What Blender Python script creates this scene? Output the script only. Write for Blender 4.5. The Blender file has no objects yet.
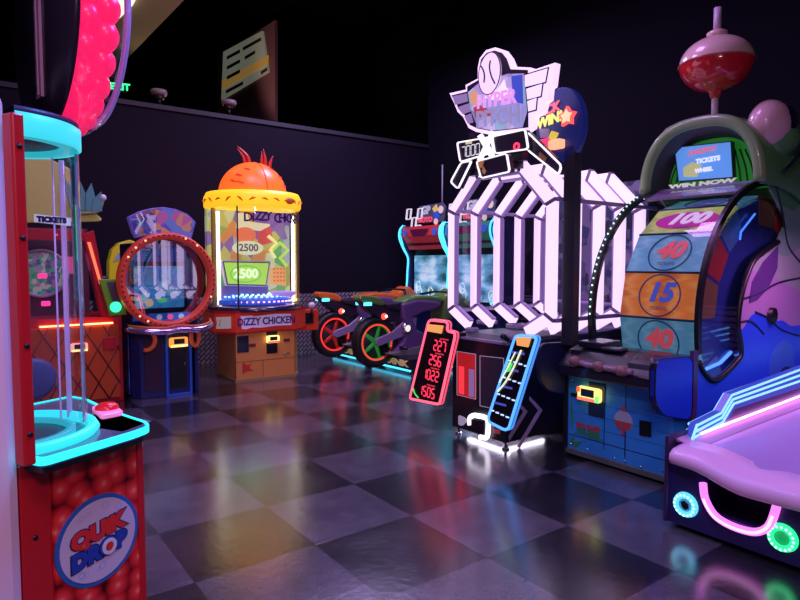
import bpy, math, random
from mathutils import Vector, Matrix
random.seed(5)
PI=math.pi
S=bpy.context.scene; COL=S.collection
# ------------------------------------------------------------------ camera
CH=1.43; TILT=.0605; FPX=605.
cd=bpy.data.cameras.new('camera'); cam=bpy.data.objects.new('camera',cd); COL.objects.link(cam)
cam.location=(0,0,CH); cam.rotation_euler=(PI/2-TILT,0,0)
cd.sensor_fit='HORIZONTAL'; cd.sensor_width=36; cd.lens=36*FPX/800; cd.clip_start=.05; cd.clip_end=200
S.camera=cam
S.view_settings.view_transform='Standard'; S.view_settings.look='None'; S.view_settings.gamma=1
S.view_settings.use_curve_mapping=False; S.view_settings.exposure=0
# ------------------------------------------------------------------ surveying: where a sight line meets a real plane
def sight(px,py):
    x=(px-400)/FPX; y=-(py-300)/FPX; c,s=math.cos(TILT),math.sin(TILT)
    return Vector((x,c+y*s,-s+y*c))
EYE=Vector((0,0,CH))
class Frame:
    """floor-standing local frame: x along the front, y into the machine, z up"""
    def __init__(s,x,y,deg):
        s.o=Vector((x,y,0)); s.a=math.radians(deg)
        s.x_=Vector((math.cos(s.a),math.sin(s.a),0)); s.y_=Vector((-math.sin(s.a),math.cos(s.a),0))
    def _hit(s,p,o,n):
        r=sight(*p); w=EYE+r*((o-EYE).dot(n)/r.dot(n))-s.o
        return (w.dot(s.x_),w.dot(s.y_),w.z)
    def Y(s,pts,y=0.): return [(h[0],h[2]) for h in (s._hit(p,s.o+s.y_*y,s.y_) for p in pts)]
    def X(s,pts,x=0.): return [(h[1],h[2]) for h in (s._hit(p,s.o+s.x_*x,s.x_) for p in pts)]
    def Z(s,pts,z=0.): return [(h[0],h[1]) for h in (s._hit(p,Vector((0,0,z)),Vector((0,0,1))) for p in pts)]
    def world(s,x,y,z): return s.o+s.x_*x+s.y_*y+Vector((0,0,z))
# ------------------------------------------------------------------ materials
MC={}
def mat(name,col,rough=.5,em=None,st=0.,metal=0.,bump=0.,coat=0.,bscale=60,spec=.5):
    if name in MC: return MC[name]
    m=bpy.data.materials.new(name); m.use_nodes=True; nt=m.node_tree; b=nt.nodes['Principled BSDF']
    b.inputs['Base Color'].default_value=(*col,1); b.inputs['Roughness'].default_value=rough
    b.inputs['Metallic'].default_value=metal; b.inputs['Coat Weight'].default_value=coat
    b.inputs['Specular IOR Level'].default_value=spec
    if em:
        b.inputs['Emission Color'].default_value=(*em,1); b.inputs['Emission Strength'].default_value=st
    tc=nt.nodes.new('ShaderNodeTexCoord'); n=nt.nodes.new('ShaderNodeTexNoise'); n.inputs['Scale'].default_value=bscale
    nt.links.new(tc.outputs['Object'],n.inputs['Vector'])
    if bump:
        bp=nt.nodes.new('ShaderNodeBump'); bp.inputs['Strength'].default_value=bump; bp.inputs['Distance'].default_value=.01
        nt.links.new(n.outputs['Fac'],bp.inputs['Height']); nt.links.new(bp.outputs['Normal'],b.inputs['Normal'])
    else:
        r=nt.nodes.new('ShaderNodeMapRange'); r.inputs['To Min'].default_value=max(.02,rough-.06); r.inputs['To Max'].default_value=min(1,rough+.06)
        nt.links.new(n.outputs['Fac'],r.inputs['Value']); nt.links.new(r.outputs['Result'],b.inputs['Roughness'])
    MC[name]=m; return m
def glow(name,col,st=1.): return mat(name,tuple(c*.5 for c in col),.4,col,st)
def art(name,cols,scale=6,kind='voronoi',em=0.,rough=.4,dist=0.,stretch=(1,1,1)):
    """printed artwork: procedural patches of several inks, optionally lit from behind"""
    if name in MC: return MC[name]
    m=bpy.data.materials.new(name); m.use_nodes=True; nt=m.node_tree; b=nt.nodes['Principled BSDF']
    tc=nt.nodes.new('ShaderNodeTexCoord'); mp=nt.nodes.new('ShaderNodeMapping'); mp.inputs['Scale'].default_value=stretch
    nt.links.new(tc.outputs['Object'],mp.inputs['Vector'])
    if kind=='voronoi':
        t=nt.nodes.new('ShaderNodeTexVoronoi'); t.inputs['Scale'].default_value=scale; out=t.outputs['Color']
        sx=nt.nodes.new('ShaderNodeSeparateColor'); nt.links.new(out,sx.inputs[0]); fac=sx.outputs[0]
    elif kind=='cells':
        t=nt.nodes.new('ShaderNodeTexVoronoi'); t.inputs['Scale'].default_value=scale; fac=t.outputs['Distance']; t.voronoi_dimensions='2D'; mp.inputs['Rotation'].default_value=(PI/2,0,0); t.inputs['Randomness'].default_value=.75
    elif kind=='wave':
        t=nt.nodes.new('ShaderNodeTexWave'); t.inputs['Scale'].default_value=scale; t.inputs['Distortion'].default_value=dist; fac=t.outputs['Fac']
    else:
        t=nt.nodes.new('ShaderNodeTexNoise'); t.inputs['Scale'].default_value=scale; t.inputs['Detail'].default_value=4; fac=t.outputs['Fac']
    nt.links.new(mp.outputs[0],t.inputs['Vector'])
    r=nt.nodes.new('ShaderNodeValToRGB'); r.color_ramp.interpolation='CONSTANT' if kind=='voronoi' else 'LINEAR'
    e=r.color_ramp.elements; n=len(cols)
    lo,hi={'noise':(.35,.65),'cells':(0,.78)}.get(kind,(0,1))
    while len(e)<n: e.new(.5)
    for i,c in enumerate(cols):
        e[i].position=lo+(hi-lo)*(i/n if kind=='voronoi' else i/(n-1)); e[i].color=(*c,1)
    nt.links.new(fac,r.inputs['Fac']); nt.links.new(r.outputs['Color'],b.inputs['Base Color'])
    b.inputs['Roughness'].default_value=rough
    if em:
        nt.links.new(r.outputs['Color'],b.inputs['Emission Color']); b.inputs['Emission Strength'].default_value=em
    MC[name]=m; return m
def glass(name,tint=(1,1,1),refl=1.,rough=.02,ior=1.45):
    if name in MC: return MC[name]
    m=bpy.data.materials.new(name); m.use_nodes=True; nt=m.node_tree; nt.nodes.clear()
    o=nt.nodes.new('ShaderNodeOutputMaterial'); mx=nt.nodes.new('ShaderNodeMixShader')
    t=nt.nodes.new('ShaderNodeBsdfTransparent'); t.inputs[0].default_value=(*tint,1)
    g=nt.nodes.new('ShaderNodeBsdfGlossy'); g.inputs['Roughness'].default_value=rough
    f=nt.nodes.new('ShaderNodeFresnel'); ge=nt.nodes.new('ShaderNodeNewGeometry'); io=nt.nodes.new('ShaderNodeMapRange')
    io.inputs['To Min'].default_value=ior; io.inputs['To Max'].default_value=1/ior
    nt.links.new(ge.outputs['Backfacing'],io.inputs['Value']); nt.links.new(io.outputs['Result'],f.inputs[0])
    k=nt.nodes.new('ShaderNodeMath'); k.operation='MULTIPLY'; k.inputs[1].default_value=refl; k.use_clamp=True
    nt.links.new(f.outputs[0],k.inputs[0]); nt.links.new(k.outputs[0],mx.inputs[0])
    nt.links.new(t.outputs[0],mx.inputs[1]); nt.links.new(g.outputs[0],mx.inputs[2]); nt.links.new(mx.outputs[0],o.inputs[0])
    MC[name]=m; return m
# ------------------------------------------------------------------ mesh builder
class MB:
    def __init__(s): s.v=[]; s.f=[]; s.sm=[]
    def add(s,vs,fs,smooth=False):
        k=len(s.v); s.v+=[Vector(v) for v in vs]; s.f+=[[i+k for i in f] for f in fs]; s.sm+=[smooth]*len(fs)
    def box(s,x0,x1,y0,y1,z0,z1):
        s.add([(x0,y0,z0),(x1,y0,z0),(x1,y1,z0),(x0,y1,z0),(x0,y0,z1),(x1,y0,z1),(x1,y1,z1),(x0,y1,z1)],
              [(0,3,2,1),(4,5,6,7),(0,1,5,4),(1,2,6,5),(2,3,7,6),(3,0,4,7)])
    def _pl(s,pts,t0,t1,fn):
        n=len(pts); a=[fn(p,t0) for p in pts]; b=[fn(p,t1) for p in pts]
        s.add(a+b,[list(range(n))[::-1],list(range(n,2*n))]+[(i,(i+1)%n,n+(i+1)%n,n+i) for i in range(n)])
    def xz(s,pts,y0,y1): s._pl(pts,y0,y1,lambda p,t:(p[0],t,p[1]))
    def yz(s,pts,x0,x1): s._pl(pts,x0,x1,lambda p,t:(t,p[0],p[1]))
    def xy(s,pts,z0,z1): s._pl(pts,z0,z1,lambda p,t:(p[0],p[1],t))
    def ring(s,outer,inner,t0,t1,ax='y'):
        fn={'y':lambda p,t:(p[0],t,p[1]),'x':lambda p,t:(t,p[0],p[1]),'z':lambda p,t:(p[0],p[1],t)}[ax]
        n=len(outer); vs=[fn(p,t) for t in (t0,t1) for q in (outer,inner) for p in q]; fs=[]
        for i in range(n):
            j=(i+1)%n
            fs+=[(i,j,n+j,n+i),(2*n+i,3*n+i,3*n+j,2*n+j),(i,2*n+i,2*n+j,j),(n+i,n+j,3*n+j,3*n+i)]
        s.add(vs,fs)
    def tube(s,path,r,seg=8,closed=False,smooth=True,flat=1.):
        P=[Vector(p) for p in path]; n=len(P); rings=[]; up=None
        for i in range(n):
            if closed: t=(P[(i+1)%n]-P[i-1])
            else: t=P[min(i+1,n-1)]-P[max(i-1,0)]
            t.normalize()
            if up is None: up=t.orthogonal().normalized()
            up=(up-t*up.dot(t)); up.normalize(); w=t.cross(up)
            rr=r[i] if isinstance(r,(list,tuple)) else r
            rings.append([P[i]+(up*math.cos(2*PI*k/seg+PI/seg)+w*math.sin(2*PI*k/seg+PI/seg)*flat)*rr for k in range(seg)])
        vs=[v for q in rings for v in q]; fs=[]
        for i in range(n if closed else n-1):
            j=(i+1)%n
            for k in range(seg): fs.append((i*seg+k,i*seg+(k+1)%seg,j*seg+(k+1)%seg,j*seg+k))
        if not closed: fs+=[list(range(seg))[::-1],list(range((n-1)*seg,n*seg))]
        s.add(vs,fs,smooth)
    def lathe(s,c,prof,ax='z',seg=32,a0=0,a1=2*PI,smooth=True):
        c=Vector(c); full=abs(a1-a0-2*PI)<1e-6; m=seg if full else seg+1; vs=[]
        for r,h in prof:
            for k in range(m):
                t=a0+(a1-a0)*k/seg; p,q=r*math.cos(t),r*math.sin(t)
                vs.append(c+Vector({'z':(p,q,h),'x':(h,p,q),'y':(p,h,q)}[ax]))
        fs=[]
        for i in range(len(prof)-1):
            for k in range(seg):
                l=(k+1)%m; fs.append((i*m+k,i*m+l,(i+1)*m+l,(i+1)*m+k))
        s.add(vs,fs,smooth)
    def ball(s,c,r,sx=1,sy=1,sz=1,seg=16,n=10):
        c=Vector(c); vs=[]; fs=[]
        for i in range(n+1):
            a=PI*i/n
            for k in range(seg):
                b=2*PI*k/seg; vs.append(c+Vector((r*sx*math.sin(a)*math.cos(b),r*sy*math.sin(a)*math.sin(b),r*sz*math.cos(a))))
        for i in range(n):
            for k in range(seg): fs.append((i*seg+k,(i+1)*seg+k,(i+1)*seg+(k+1)%seg,i*seg+(k+1)%seg))
        s.add(vs,fs,True)
    def quad(s,*pts): s.add(pts,[tuple(range(len(pts)))])
    def build(s,name,m,parent=None,bevel=0.,solid=0.):
        me=bpy.data.meshes.new(name); me.from_pydata([tuple(v) for v in s.v],[],s.f); me.update()
        for i,p in enumerate(me.polygons): p.use_smooth=s.sm[i]
        me.materials.append(m); o=bpy.data.objects.new(name,me); COL.objects.link(o)
        import bmesh
        b=bmesh.new(); b.from_mesh(me); bmesh.ops.remove_doubles(b,verts=b.verts,dist=1e-5); bmesh.ops.recalc_face_normals(b,faces=b.faces); b.to_mesh(me); b.free()
        if parent: o.parent=parent
        if bevel:
            d=o.modifiers.new('bevel','BEVEL'); d.width=bevel; d.segments=2; d.limit_method='ANGLE'; d.angle_limit=math.radians(40)
        if solid:
            d=o.modifiers.new('solid','SOLIDIFY'); d.thickness=solid
        return o
def part(parent,name,m,*ops,bevel=0.,solid=0.,label=None):
    b=MB()
    for op in ops:
        kw=op[-1] if isinstance(op[-1],dict) else {}
        args=op[1:-1] if kw else op[1:]
        getattr(b,op[0])(*args,**kw)
    o=b.build(name,m,parent,bevel,solid)
    if label: o['label']=label
    return o
def many(parent,name,m,*ops,**kw): return [part(parent,name,m,op,**kw) for op in ops]
def tag(o,label=None,cat=None,group=None,kind=None):
    if label: o['label']=label
    if cat: o['category']=cat
    if group: o['group']=group
    if kind: o['kind']=kind
    return o
def root(name,fr,label,cat,group=None):
    o=bpy.data.objects.new(name,None); COL.objects.link(o); o.location=fr.o; o.rotation_euler=(0,0,fr.a); o.empty_display_size=.2
    return tag(o,label,cat,group)
def text(parent,name,s,m,o,u,v,h,ext=.003,bold=0.,shear=0.,sx=1.,label=None):
    """lettering centred at o, u = reading direction, v = up, h = capital height"""
    c=bpy.data.curves.new('t','FONT'); c.body=s; c.size=h/.7; c.align_x='CENTER'; c.align_y='CENTER'; c.offset=bold; c.shear=shear; c.resolution_u=3; c.extrude=ext
    t=bpy.data.objects.new('t',c); COL.objects.link(t); bpy.context.view_layer.update()
    me=bpy.data.meshes.new_from_object(t.evaluated_get(bpy.context.evaluated_depsgraph_get())); bpy.data.objects.remove(t); bpy.data.curves.remove(c)
    o=Vector(o); u=Vector(u).normalized(); v=Vector(v).normalized(); n=u.cross(v)
    for w in me.vertices: x,y,z=w.co; w.co=o+u*x*sx+v*y+n*z
    me.materials.clear(); me.materials.append(m); me.name=name
    ob=bpy.data.objects.new(name,me); COL.objects.link(ob); ob.parent=parent
    if label: ob['label']=label
    return ob
SEG={'0':'abcdef','1':'bc','2':'abged','3':'abgcd','4':'fgbc','5':'afgcd','6':'afgedc','7':'abc','8':'abcdefg','9':'abcdfg','-':'g'}
def digits(s,o,u,v,h,w,th,n,sh=.12,gap=.35):
    """ops for seven-segment digits, centred at o, lying t proud along n"""
    o=Vector(o);u=Vector(u).normalized();v=Vector(v).normalized();n=Vector(n).normalized(); ops=[]; st=w*(1+gap); L=st*(len(s)-1)
    def q(a,b):
        a=Vector(a);b=Vector(b); d=(b-a).normalized(); e=Vector((-d.y,d.x))*th/2; a=a+d*th*.25; b=b-d*th*.25
        pts=[]
        for p in (a-e,b-e,b+e,a+e):
            pts.append(o+u*(p.x+sh*p.y)+v*p.y+n*.004)
        ops.append(('quad',*pts))
    for i,ch in enumerate(s):
        x0=-L/2+i*st-w/2; x1=x0+w; t,m,b=h/2,0,-h/2
        D={'a':((x0,t),(x1,t)),'b':((x1,t),(x1,m)),'c':((x1,m),(x1,b)),'d':((x0,b),(x1,b)),'e':((x0,m),(x0,b)),'f':((x0,t),(x0,m)),'g':((x0,m),(x1,m))}
        for k in SEG[ch]: q(*D[k])
    return ops
def circ(cx,cy,r,n=24,a0=0.,a1=2*PI,ry=None):
    ry=r if ry is None else ry; full=abs(a1-a0-2*PI)<1e-6
    return [(cx+r*math.cos(a0+(a1-a0)*k/(n if full else n-1)),cy+ry*math.sin(a0+(a1-a0)*k/(n if full else n-1))) for k in range(n)]
def inset(pts,d):
    n=len(pts); A=sum(pts[i][0]*pts[(i+1)%n][1]-pts[(i+1)%n][0]*pts[i][1] for i in range(n)); sg=1 if A>0 else -1; out=[]
    for i in range(n):
        p=Vector(pts[i]); a=(p-Vector(pts[i-1])); b=(Vector(pts[(i+1)%n])-p)
        if a.length<1e-9 or b.length<1e-9: out.append(tuple(p)); continue
        a.normalize(); b.normalize(); na=Vector((-a.y,a.x))*sg; nb=Vector((-b.y,b.x))*sg; k=na+nb
        k=k/max(.35,k.length_squared/2) if k.length>1e-6 else na
        out.append(tuple(p+k*d*.5*2/2))
    return out
def rnd(pts,r,n=4):
    out=[]; N=len(pts)
    for i in range(N):
        p=Vector(pts[i]); a=Vector(pts[i-1])-p; b=Vector(pts[(i+1)%N])-p
        k=min(r,a.length*.45,b.length*.45); A=p+a.normalized()*k; B=p+b.normalized()*k
        for j in range(n+1):
            t=j/n; out.append(tuple(A*(1-t)**2+p*2*t*(1-t)+B*t*t))
    return out
def smooth(pts,n=6):
    """Catmull-Rom through open list of 2D/3D points"""
    P=[Vector(p) for p in pts]; out=[]
    for i in range(len(P)-1):
        a,b,c,d=P[max(i-1,0)],P[i],P[i+1],P[min(i+2,len(P)-1)]
        for j in range(n):
            t=j/n; out.append(tuple(.5*((2*b)+(c-a)*t+(2*a-5*b+4*c-d)*t*t+(3*b-a-3*c+d)*t**3)))
    out.append(tuple(P[-1])); return out
def xz3(pts,y): return [(p[0],y,p[1]) for p in pts]
def yz3(pts,x): return [(x,p[0],p[1]) for p in pts]
def light(name,kind,loc,col,pw,size=.3,rot=None,spot=None):
    l=bpy.data.lights.new(name,kind); l.color=col; l.energy=pw
    if kind=='AREA': l.size=size
    else: l.shadow_soft_size=size
    if spot: l.spot_size=spot; l.spot_blend=.6
    o=bpy.data.objects.new(name,l); COL.objects.link(o); o.location=loc
    if rot: o.rotation_euler=rot
    return o
# ------------------------------------------------------------------ room
RA=36.325; RM=Frame(0,0,RA)
def struct(name,m,*ops,bevel=0.):
    o=part(None,name,m,*ops,bevel=bevel); o.rotation_euler=(0,0,RM.a); o['kind']='structure'; return o
def floor_mat():
    m=bpy.data.materials.new('vinyl_tiles'); m.use_nodes=True; nt=m.node_tree; N=nt.nodes; L=nt.links; b=N['Principled BSDF']
    tc=N.new('ShaderNodeTexCoord'); mp=N.new('ShaderNodeMapping'); k=1/.610
    mp.inputs['Scale'].default_value=(k,k,1); mp.inputs['Location'].default_value=(-2.038*k+10,-2.666*k+10,.5)
    L.new(tc.outputs['Object'],mp.inputs['Vector'])
    ch=N.new('ShaderNodeTexChecker'); ch.inputs['Scale'].default_value=1
    ch.inputs['Color1'].default_value=(.095,.085,.105,1); ch.inputs['Color2'].default_value=(.018,.016,.023,1)
    L.new(mp.outputs[0],ch.inputs['Vector'])
    no=N.new('ShaderNodeTexNoise'); no.inputs['Scale'].default_value=7; no.inputs['Detail'].default_value=8; no.inputs['Roughness'].default_value=.7
    L.new(tc.outputs['Object'],no.inputs['Vector'])
    rp=N.new('ShaderNodeMapRange'); rp.inputs['From Min'].default_value=.3; rp.inputs['From Max'].default_value=.7; rp.inputs['To Min'].default_value=.6; rp.inputs['To Max'].default_value=1.25
    L.new(no.outputs['Fac'],rp.inputs['Value'])
    mu=N.new('ShaderNodeMix'); mu.data_type='RGBA'; mu.blend_type='MULTIPLY'; mu.inputs[0].default_value=1
    L.new(ch.outputs['Color'],mu.inputs[6]); L.new(rp.outputs['Result'],mu.inputs[7])
    # seams between tiles
    sp=N.new('ShaderNodeSeparateXYZ'); L.new(mp.outputs[0],sp.inputs[0]); seam=None
    for ax in (0,1):
        f=N.new('ShaderNodeMath'); f.operation='FRACT'; L.new(sp.outputs[ax],f.inputs[0])
        d=N.new('ShaderNodeMath'); d.operation='PINGPONG'; d.inputs[1].default_value=.5; L.new(f.outputs[0],d.inputs[0])
        c=N.new('ShaderNodeMath'); c.operation='LESS_THAN'; c.inputs[1].default_value=.005; L.new(d.outputs[0],c.inputs[0])
        if seam: x=N.new('ShaderNodeMath'); x.operation='MAXIMUM'; L.new(seam.outputs[0],x.inputs[0]); L.new(c.outputs[0],x.inputs[1]); seam=x
        else: seam=c
    sm=N.new('ShaderNodeMix'); sm.data_type='RGBA'; sm.inputs[7].default_value=(.02,.018,.02,1)
    hs=N.new('ShaderNodeMath'); hs.operation='MULTIPLY'; hs.inputs[1].default_value=.6; L.new(seam.outputs[0],hs.inputs[0])
    L.new(hs.outputs[0],sm.inputs[0]); L.new(mu.outputs[2],sm.inputs[6]); L.new(sm.outputs[2],b.inputs['Base Color'])
    n2=N.new('ShaderNodeTexNoise'); n2.inputs['Scale'].default_value=2.2; n2.inputs['Detail'].default_value=5; L.new(tc.outputs['Object'],n2.inputs['Vector'])
    r2=N.new('ShaderNodeMapRange'); r2.inputs['From Min'].default_value=.3; r2.inputs['From Max'].default_value=.7; r2.inputs['To Min'].default_value=.15; r2.inputs['To Max'].default_value=.27
    L.new(n2.outputs['Fac'],r2.inputs['Value']); L.new(r2.outputs['Result'],b.inputs['Roughness'])
    b.inputs['Specular IOR Level'].default_value=.8; b.inputs['Coat Weight'].default_value=.9; b.inputs['Coat Roughness'].default_value=.19; b.inputs['Coat IOR'].default_value=1.6
    n3=N.new('ShaderNodeTexNoise'); n3.inputs['Scale'].default_value=22; n3.inputs['Detail'].default_value=6; L.new(tc.outputs['Object'],n3.inputs['Vector'])
    ad=N.new('ShaderNodeMath'); ad.operation='SUBTRACT'; L.new(n3.outputs['Fac'],ad.inputs[0]); L.new(seam.outputs[0],ad.inputs[1])
    bp=N.new('ShaderNodeBump'); bp.inputs['Strength'].default_value=.16; bp.inputs['Distance'].default_value=.01
    L.new(ad.outputs[0],bp.inputs['Height']); L.new(bp.outputs['Normal'],b.inputs['Normal'])
    return m
BLACKPAINT=mat('black_paint',(.01,.009,.014),.8,spec=.1)
WALLM=mat('navy_wall_paint',(.009,.006,.015),.7,bump=.15,bscale=40,spec=.12)
struct('floor',floor_mat(),('box',-3,8.5,-4,16,-.1,0))
struct('wall_back',WALLM,('box',-3,7.1,8.6,8.75,0,3.56))
struct('wall_right',mat('black_wall_paint',(.006,.005,.011),.8,spec=.1,bump=.1),('box',6.95,7.1,-4,8.6,0,6.7))
struct('wall_left',BLACKPAINT,('box',-3.1,-3,-4,16,0,6.7))
struct('wall_far',BLACKPAINT,('box',-3,8.5,16,16.1,0,6.7),('box',8.4,8.5,8.75,16,0,6.7))
struct('wall_front',BLACKPAINT,('box',-3,7,-4.1,-4,0,6.7))
struct('ceiling',mat('black_ceiling',(.006,.006,.008),.9,spec=0.),('box',-3,8.5,-4,16,6.7,6.8))
struct('trim_1',mat('wall_cap',(.02,.018,.028),.6),('box',-3,6.95,8.57,8.6,3.5,3.56))
# diamond plate kick board
def plate_mat():
    m=mat('tread_plate',(.32,.3,.36),.35,metal=.4); nt=m.node_tree; N=nt.nodes; L=nt.links; b=N['Principled BSDF']
    tc=N.new('ShaderNodeTexCoord'); mp=N.new('ShaderNodeMapping'); mp.inputs['Rotation'].default_value=(0,PI/4,0); mp.inputs['Scale'].default_value=(9,9,9)
    L.new(tc.outputs['Object'],mp.inputs[0]); c=N.new('ShaderNodeTexBrick'); c.inputs['Scale'].default_value=1; c.inputs['Mortar Size'].default_value=.12; c.inputs['Mortar Smooth'].default_value=.6
    sw=N.new('ShaderNodeSeparateXYZ'); cb=N.new('ShaderNodeCombineXYZ'); L.new(mp.outputs[0],sw.inputs[0]); L.new(sw.outputs[0],cb.inputs[0]); L.new(sw.outputs[2],cb.inputs[1]); L.new(cb.outputs[0],c.inputs['Vector'])
    bp=N.new('ShaderNodeBump'); bp.inputs['Strength'].default_value=1; bp.inputs['Distance'].default_value=.03; L.new(c.outputs['Fac'],bp.inputs['Height']); L.new(bp.outputs[0],b.inputs['Normal'])
    c.inputs['Color1'].default_value=(.5,.42,.5,1); c.inputs['Color2'].default_value=(.36,.3,.38,1); c.inputs['Mortar'].default_value=(.05,.04,.055,1); c.inputs['Mortar Size'].default_value=.09; c.inputs['Brick Width'].default_value=.9; c.inputs['Row Height'].default_value=.45
    L.new(c.outputs['Color'],b.inputs['Base Color'])
    return m
PLATE=plate_mat()
struct('trim_2',PLATE,('box',-3,6.95,8.575,8.6,0,.95))
struct('trim_3',PLATE,('box',6.925,6.95,-4,8.57,0,.95))
# lighter ceiling area of the next room
pts=RM.Z([(186,-2),(120,66),(112,80),(60,60),(40,-40),(160,-40)],5.05)
cm=mat('beige_ceiling',(.62,.52,.38),.8)
struct('ceiling_2',cm,('xy',pts,5.05,5.12))
# ------------------------------------------------------------------ things in the room beyond the partition
lamp=part(None,'ceiling_lamp',glow('warm_panel',(1,.9,.62),1.6),('xy',RM.Z([(100,-40),(150,-30),(133,5),(118,20),(104,6)],5.0),5.0,5.045)); lamp.rotation_euler=(0,0,RM.a)
tag(lamp,'bright warm white ceiling light panel in the beige ceiling at upper left','ceiling light')
p=EYE+sight(120,87)*(11/sight(120,87).y)
ex=bpy.data.objects.new('exit_sign',None); COL.objects.link(ex); ex.location=p; ex.rotation_euler=(0,0,math.radians(20)); tag(ex,'small green glowing exit sign hanging above the back wall','exit sign')
part(ex,'sign_box',mat('sign_dark',(.02,.05,.03),.4),('box',-.13,.13,0,.05,-.09,.09),bevel=.01)
text(ex,'lettering','EXIT',glow('exit_green',(.03,1,.25),2.2),(0,-.004,0),(1,0,0),(0,0,1),.11,bold=.006)
part(ex,'hanger',mat('dark_metal',(.04,.04,.045),.4,metal=.8),('tube',[(0,.02,.09),(0,.02,6.7-p.z)],.008))
def wall_depth(px):
    d=sight(px,110); n=RM.y_; return d.y*((RM.world(0,8.67,0)-EYE).dot(n)/d.dot(n))
def dome_cam(px,py,Y,label):
    p=EYE+sight(px,py)*(Y/sight(px,py).y)
    r=bpy.data.objects.new('dome_camera',None); COL.objects.link(r); r.location=p; tag(r,label,'security camera')
    part(r,'dome',mat('smoked_dome',(.03,.02,.03),.08,coat=1),('ball',(0,0,0.02),.075,1,1,.9))
    part(r,'collar',mat('dome_collar',(.25,.2,.2),.4),('lathe',(0,0,.0),[(.0,.09),(.1,.09),(.11,.05),(.09,.02),(.0,.02)]))
    part(r,'bracket',mat('dark_metal',(.04,.04,.045),.4,metal=.8),('tube',[(0,0,.0),(0,0,3.565-p.z)],.02),('lathe',(0,0,3.565-p.z),[(0,0),(.05,0),(.05,.01),(0,.015)]))
dome_cam(159,97,wall_depth(159),'dark dome camera on a bracket above the left part of the back wall')
dome_cam(229,107,wall_depth(229),'dark dome camera on a bracket in front of the lit menu board')
BW=mat('poster_wall',(.3,.14,.2),.8)
bx=5.3
Q=RM.X([(217,57),(275,20),(275,140),(217,140)],bx)
mb_=part(None,'menu_wall_panel',BW,('yz',Q,bx,bx+.06)); mb_.rotation_euler=(0,0,RM.a); tag(mb_,'tall dim mauve wall panel beyond the partition, carrying the menu board','wall panel')
me_=part(None,'menu_board',mat('menu_print',(.5,.52,.42),.6,(.5,.52,.4),.16),('yz',RM.X([(224,52),(263,31),(269,72),(222,100)],bx-.02),bx-.04,bx)); me_.rotation_euler=(0,0,RM.a)
tag(me_,'dimly lit slanted menu board high beyond the partition','menu board')
part(me_,'price_band',mat('menu_band',(.7,.42,.1),.6,(.7,.4,.1),.22),('yz',RM.X([(222,81),(269,55),(268,64),(222,90)],bx-.045),bx-.05,bx-.042))
mk=mat('menu_ink',(.08,.07,.06),.7)
for a,b_,c,d in ((227,58,240,51),(243,49,261,39),(227,68,240,61),(245,58,255,52),(226,92,243,83),(261,73,267,69),(227,78,240,71)):
    part(me_,'menu_line',mk,('yz',RM.X([(a,b_-1.6),(c,d-1.6),(c,d+1.6),(a,b_+1.6)],bx-.055),bx-.06,bx-.052))

# shared machine materials
BLK=mat('black_laminate',(.012,.012,.016),.35); CHR=mat('chrome',(.7,.7,.72),.18,metal=1.); DKM=mat('dark_metal',(.04,.04,.045),.4,metal=.8)
RUB=mat('black_rubber',(.015,.015,.015),.6); WHT=mat('white_plastic',(.75,.72,.78),.4)
GLS=glass('clear_acrylic',(.97,.97,.98),1.0)
def reader(r,cx,y,cz,w,cols,kind='reader'):
    """glowing card reader bezel with a dark slot"""
    f=part(r,'card_reader',cols[0],('box',cx-w/2,cx+w/2,y-.05,y,cz-w*.27,cz+w*.27),bevel=.02)
    part(f,'reader_screen',mat('reader_lcd',(.02,.03,.03),.2),('box',cx-w*.28,cx+w*.28,y-.056,y-.05,cz-w*.08,cz+w*.2))
    part(f,'reader_light',cols[1],('box',cx-w*.45,cx+w*.45,y-.054,y-.05,cz-w*.24,cz-w*.13))
    return f
RO=glow('reader_orange',(1,.35,.06),1.1); RY=glow('reader_yellow',(1,.85,.25),1.5); RR=glow('reader_red',(1,.08,.08),1.3)

# ================================================================== A: gumball drop machine (front left)
A=Frame(-.925,2.127,62.)
r=root('drop_game_machine',A,'tall red and white gumball drop machine with clear tube and cyan glowing deck, nearest left','arcade machine')
RED=mat('red_laminate',(.55,.012,.02),.35,coat=.4)
part(r,'cabinet',RED,('box',-.335,0,.012,.75,.02,.83),bevel=.004)
gum=art('gumball_print',[(1,.3,.25),(.95,.06,.06),(.8,.03,.035),(.5,.012,.018),(.06,.002,.004)],15,'cells',rough=.25,stretch=(1,1,1.0))
part(r,'front_panel',gum,('box',-.325,-.02,-.0,.012,.04,.82))
part(r,'edge_strip',RED,('box',-.022,.004,-.006,.014,.02,.825),bevel=.003)
part(r,'side_column',RED,('box',-.425,-.335,.0,.5,.0,.83),bevel=.003)
WP=mat('pale_pink_panel',(.85,.62,.78),.45)
part(r,'side_wall',WP,('box',-.75,-.425,-.02,.8,0,1.92),bevel=.04)
px0=A.Y([(18.5,300)],-.11)[0][0]; px1=A.Y([(31,300)],-.11)[0][0]
part(r,'window_pillar',RED,('box',px0,px1,-.11,-.06,.86,1.84),bevel=.006)
for z in (.95,1.2,1.5,1.75): part(r,'screw',DKM,('lathe',((px0+px1)/2,-.111,z),[(0,-.004),(.007,-.004),(.008,0)],'y',10))
for z in (.6,.35): part(r,'screw',DKM,('lathe',(-.385,-.001,z),[(0,-.004),(.007,-.004),(.008,0)],'y',10))
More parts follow.
